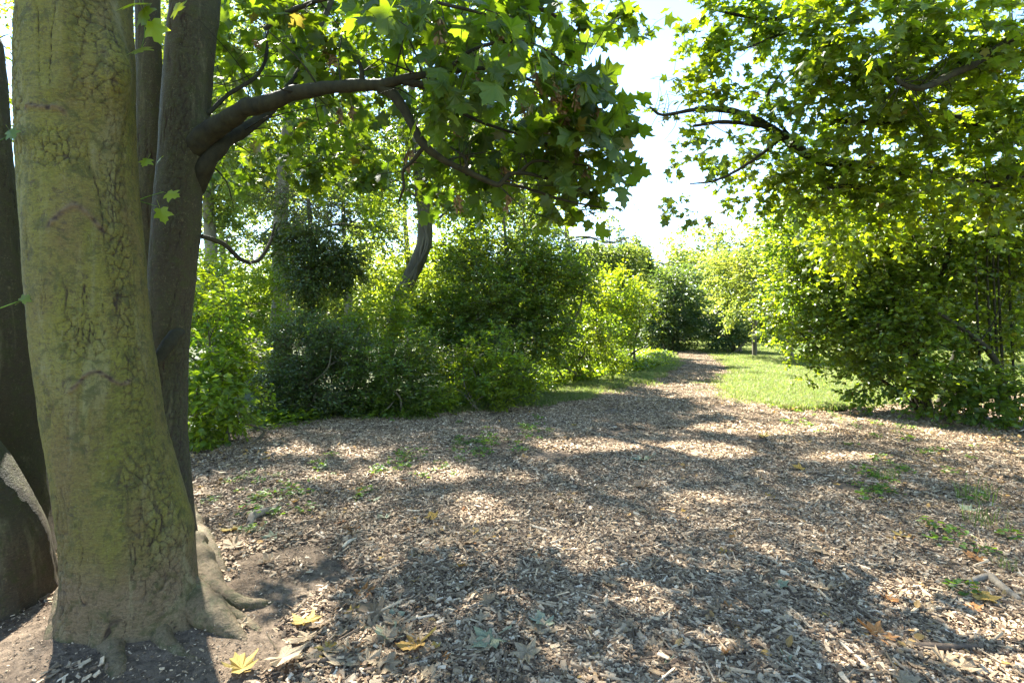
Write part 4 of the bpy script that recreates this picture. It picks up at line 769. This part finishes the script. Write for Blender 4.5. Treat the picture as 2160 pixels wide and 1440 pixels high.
# ------------------------------------------------------------------ fallen leaves, sticks, weeds
fm = {}
def fallen_mesh(mat, k):
    if (mat, k) not in fm:
        rs = np.random.default_rng(900+k); V, T = MAPLE_S; V = V.copy(); V[:, 2] = rs.uniform(.3, 1.1)*V[:, 0]**2+rs.uniform(.1, .7)*(V[:, 1]-.4)**2+V[:, 0]*rs.normal()*.15+rs.normal(size=len(V))*.05; V[:, 2] -= V[:, 2].min()
        me = bpy.data.meshes.new('fallen_leaf'); me.from_pydata(V.tolist(), [], T.tolist()); me.materials.append(M[mat]); fm[(mat, k)] = me
    return fm[(mat, k)]
def fallen(px, py, size, rot, mat, k, label, group=None, tilt=.12):
    g = gr(px, py); o = bpy.data.objects.new('fallen_leaf', fallen_mesh(mat, k)); C.objects.link(o)
    o.location = (g[0], g[1], float(gh(g[0], g[1]))+.016); o.rotation_euler = (random.gauss(0, tilt), random.gauss(0, tilt), rot); o.scale = (size*random.uniform(.8, 1), size, size); return tag(o, label, 'leaf', group)
for a in [(1050, 1330, .16, 2.3, 'dry_green', 0, 'large grey-green maple leaf lying curled on the chips near the bottom'),
          (1110, 1352, .14, 3.2, 'dry_brown', 1, 'pale tan maple leaf just right of the large grey-green leaf'),
          (1018, 1362, .13, .5, 'dry_brown', 2, 'tan leaf half under the left side of the large grey-green leaf'),
          (1150, 1312, .11, 0.3, 'dry_green', 3, 'small pale green leaf behind the pale tan leaf'),
          (1318, 1303, .11, 3.0, 'dry_brown', 4, 'upright crown-shaped tan leaf alone in the middle of the path'),
          (1298, 1213, .10, 2.4, 'dry_brown', 5, 'curled tan leaf farther up the path behind the crown-shaped one'),
          (915, 1090, .10, .4, 'dry_yellow', 1, 'golden upright leaf lying left of the path middle'),
          (1005, 1115, .10, 1.1, 'dry_yellow', 2, 'yellow leaf right of the golden upright leaf'),
          (1030, 1128, .10, 2.1, 'dry_brown', 3, 'beige leaf beside the yellow leaf'),
          (890, 1350, .12, 1.9, 'dry_yellow', 3, 'orange-yellow leaf left of the large grey-green leaf'),
          (660, 1315, .13, 1.2, 'dry_yellow', 4, 'yellow leaf at the edge of the bare soil'),
          (515, 1425, .12, .8, 'dry_yellow', 5, 'yellow leaf at the very bottom beside the sycamore roots'),
          (800, 1298, .17, .9, 'dry_brown', 0, 'large curled beige leaf in the heap of leaves'),
          (740, 1275, .13, 2.5, 'dry_brown', 1, 'beige leaf at the upper end of the leaf heap'),
          (835, 1285, .13, 2.9, 'dry_green', 2, 'green-grey folded leaf in the heap of leaves'),
          (720, 1405, .15, .2, 'dry_brown', 2, 'broad tan leaf at the bottom left of the leaf heap'),
          (585, 1395, .15, 4.2, 'dry_brown', 3, 'tan leaf pair beside the bottom yellow leaf'),
          (760, 1240, .11, 4.0, 'dry_rust', 1, 'rusty leaf above the leaf heap'),
          (660, 1345, .12, 2.0, 'dry_brown', 4, 'faded leaf between the soil and the leaf heap'),
          (1365, 967, .17, 1.5, 'dry_green', 1, 'pale leaf lying flat on the middle of the path'),
          (1362, 1019, .13, 2.0, 'dry_brown', 5, 'cream leaf on the path in front of the flat pale leaf'),
          (1695, 985, .13, .9, 'dry_yellow', 0, 'yellow-orange leaf on the right part of the path'),
          (1610, 914, .15, 2.9, 'dry_yellow', 1, 'small orange leaf on the path near the lawn'),
          (1920, 1120, .11, 1.0, 'dry_yellow', 2, 'golden leaf on the right side chips'),
          (2060, 1160, .12, 2.2, 'dry_rust', 2, 'brown-orange leaf right of the golden leaf'),
          (2065, 1240, .12, 3.0, 'dry_yellow', 3, 'orange leaf beside the broken stick at the right'),
          (1740, 1145, .13, 2.0, 'dry_brown', 0, 'curled tan leaf on the right side chips'),
          (1755, 1225, .13, 1.0, 'dry_brown', 1, 'flat beige leaf in front of the curled tan leaf'),
          (1835, 1320, .12, 4.4, 'dry_rust', 3, 'dark rust leaf on sunlit chips at the right'),
          (500, 1120, .13, 1.6, 'dry_yellow', 4, 'orange leaf on the litter right of the sycamore trunk'),
          (810, 1385, .13, 3.4, 'dry_brown', 4, 'tan leaf between the broad tan leaf and the orange-yellow one'),
          (1640, 1215, .09, 3.4, 'dry_green', 3, 'small pale green leaf right of the path middle')]:
    fallen(*a)
COLN = {'dry_brown': 'dry tan leaf', 'dry_yellow': 'small yellow leaf', 'dry_rust': 'small rust-brown leaf', 'dry_green': 'faded green leaf'}
def zone(px, py):
    if px < 1000 and py > 1230: return 'in the heap of leaves by the sycamore roots'
    if px < 1000: return 'on the litter between the sycamore and the thicket'
    if px > 1650: return 'on the chips along the right side'
    return 'on the chips in the middle of the path'
cnt = 0
while cnt < 262:
    if random.random() < .28: px, py = random.gauss(760, 90), random.gauss(1350, 55)
    elif random.random() < .45: px, py = random.uniform(420, 1000), random.uniform(960, 1180)
    else: px, py = random.uniform(500, 2160), 880+560*random.random()**.8
    if not (880 < py < 1438 and 420 < px < 2160): continue
    g = gr(px, py)
    if edge_dist(g[0], g[1]) < .1 or (bare(g[0], g[1]) < .6 and random.random() < .85): continue
    mt = random.choices(['dry_brown', 'dry_yellow', 'dry_rust', 'dry_green'], [8, 1.6, 1.8, .8])[0]
    fallen(px, py, random.uniform(.055, .115) if mt in ('dry_brown', 'dry_green') else random.uniform(.035, .075), random.random()*6.28, mt, random.randrange(6), COLN[mt]+' '+zone(px, py), 'fallen leaves '+zone(px, py), .2); cnt += 1
def stick(name, label, pts, rad, mat, cat='stick', n=8, ns=24):
    P = np.array([gr(a, b) for a, b, _ in pts]); P[:, 2] = gh(P[:, 0], P[:, 1])+np.array([q[2] for q in pts])+.012
    mb = MB(); mb.tube(P-P[0], rad, n, ns, .3); o = mb.build(name, M[mat], None); o.location = P[0]; return tag(o, label, cat)
stick('surface_root', 'pale bent root piece on the litter right of the trunk', [(525, 1108, .0), (535, 1095, .03), (560, 1086, .035), (575, 1078, .02), (585, 1062, .0)], [.025, .03, .028, .022, .015], 'deadwood', 'root')
stick('stick', 'broken brown stick lying on the chips at the lower right', [(1925, 1343, .01), (1990, 1347, .015), (2060, 1343, .01)], [.014, .016, .012], 'stick_dark')
stick('stick', 'thick forked grey stick at the right edge', [(2040, 1212, .01), (2085, 1205, .02), (2100, 1215, .02), (2150, 1250, .01)], [.012, .02, .022, .016], 'deadwood')
stick('stick', 'thin pale stick slanting down to the bottom edge at the right', [(1760, 1330, .01), (1790, 1360, .015), (1830, 1400, .01), (1845, 1436, .01)], [.006, .007, .008, .009], 'chip_pale')
stick('stick', 'long thin stick lying at the edge of the leaf heap', [(640, 1400, .01), (700, 1392, .02), (770, 1366, .01)], [.009, .011, .008], 'stick_dark')
stick('wood_splinter', 'pale split piece of wood on the dark chips left of the path', [(722, 1155, .01), (735, 1145, .02), (752, 1133, .01)], [.009, .012, .006], 'chip_pale', 'wood piece', 5, 6)
stick('wood_splinter', 'pale wood sliver beside the curled tan leaf on the path', [(1395, 1232, .01), (1420, 1240, .012), (1436, 1238, .01)], [.008, .014, .006], 'deadwood', 'wood piece', 5, 6)
for i in range(14):
    px, py = random.uniform(900, 2100), random.uniform(1080, 1420); a = random.random()*3.14; g0 = gr(px, py); l = random.uniform(.05, .13)
    P = np.array([[0, 0, .0], [math.cos(a)*l/2, math.sin(a)*l/2, .008], [math.cos(a+.2)*l, math.sin(a+.2)*l, .0]]); mb = MB(); mb.tube(P, [.003, .004, .002], 5, 8, .2)
    o = mb.build('twig', M['deadwood' if i % 2 else 'stick_dark'], None); o.location = (g0[0], g0[1], float(gh(g0[0], g0[1]))+.02); tag(o, 'pale thin twig lying on the wood chips' if i % 2 else 'dark thin twig lying on the wood chips', 'twig', 'twigs on the chips')
# weeds and grass tufts
def weed_mesh(k):
    rs = np.random.default_rng(950+k); n = 16; P = np.stack([rs.normal(size=n)*.035, rs.normal(size=n)*.035, .01+.04*rs.random(n)], -1)
    V, T = leaves_mesh(P, np.stack([rs.normal(size=n), rs.normal(size=n), .1*rs.normal(size=n)], -1), np.array([0, 0, 1.])+rs.normal(size=(n, 3))*.3, .022+.018*rs.random(n), HAZ)
    me = bpy.data.meshes.new('weed'); me.from_pydata(V.tolist(), [], T.tolist()); me.materials.append(M['weed']); return me
wm = [weed_mesh(i) for i in range(5)]
for i in range(150):
    c = random.choice([(1090, 905, 90, 18), (1010, 935, 80, 22), (900, 960, 70, 30), (560, 1050, 110, 45), (700, 1010, 120, 30), (1700, 880, 80, 22), (1800, 900, 120, 30), (1960, 940, 130, 40), (2080, 1100, 90, 90), (1850, 1010, 80, 40)])
    px, py = random.gauss(c[0], c[2]*.6), random.gauss(c[1], c[3]*.6)
    if py < 850 or px < 430 or px > 2200: continue
    g = gr(px, py); o = bpy.data.objects.new('weed', wm[i % 5]); C.objects.link(o); o.location = (g[0], g[1], float(gh(g[0], g[1]))+.01); o.rotation_euler = (0, 0, random.random()*6); o.scale = [random.uniform(.6, 1.5)]*3
    tag(o, 'small green weed sprouting between the wood chips', 'weed', 'weeds in the clearing')
def tuft(px, py, s, k, label):
    g = gr(px, py); o = bpy.data.objects.new('grass_tuft', gvl[k].data); C.objects.link(o); o.location = (g[0], g[1], float(gh(g[0], g[1]))); o.rotation_euler = (0, 0, k); o.scale = (s*.6, s*.6, s); tag(o, label, 'grass tuft')
tuft(2060, 1045, 1.6, 0, 'tall fresh grass tuft on the chips near the right edge'); tuft(2078, 1095, 1.4, 1, 'grass tuft in front of the tall fresh tuft'); tuft(1870, 1005, 1.1, 2, 'thin sparse grass tuft under the hazel'); tuft(2120, 1180, .7, 3, 'low grass tuft at the right edge by the forked stick')
tuft(960, 935, .6, 1, 'small grass tuft on the chips before the thicket')
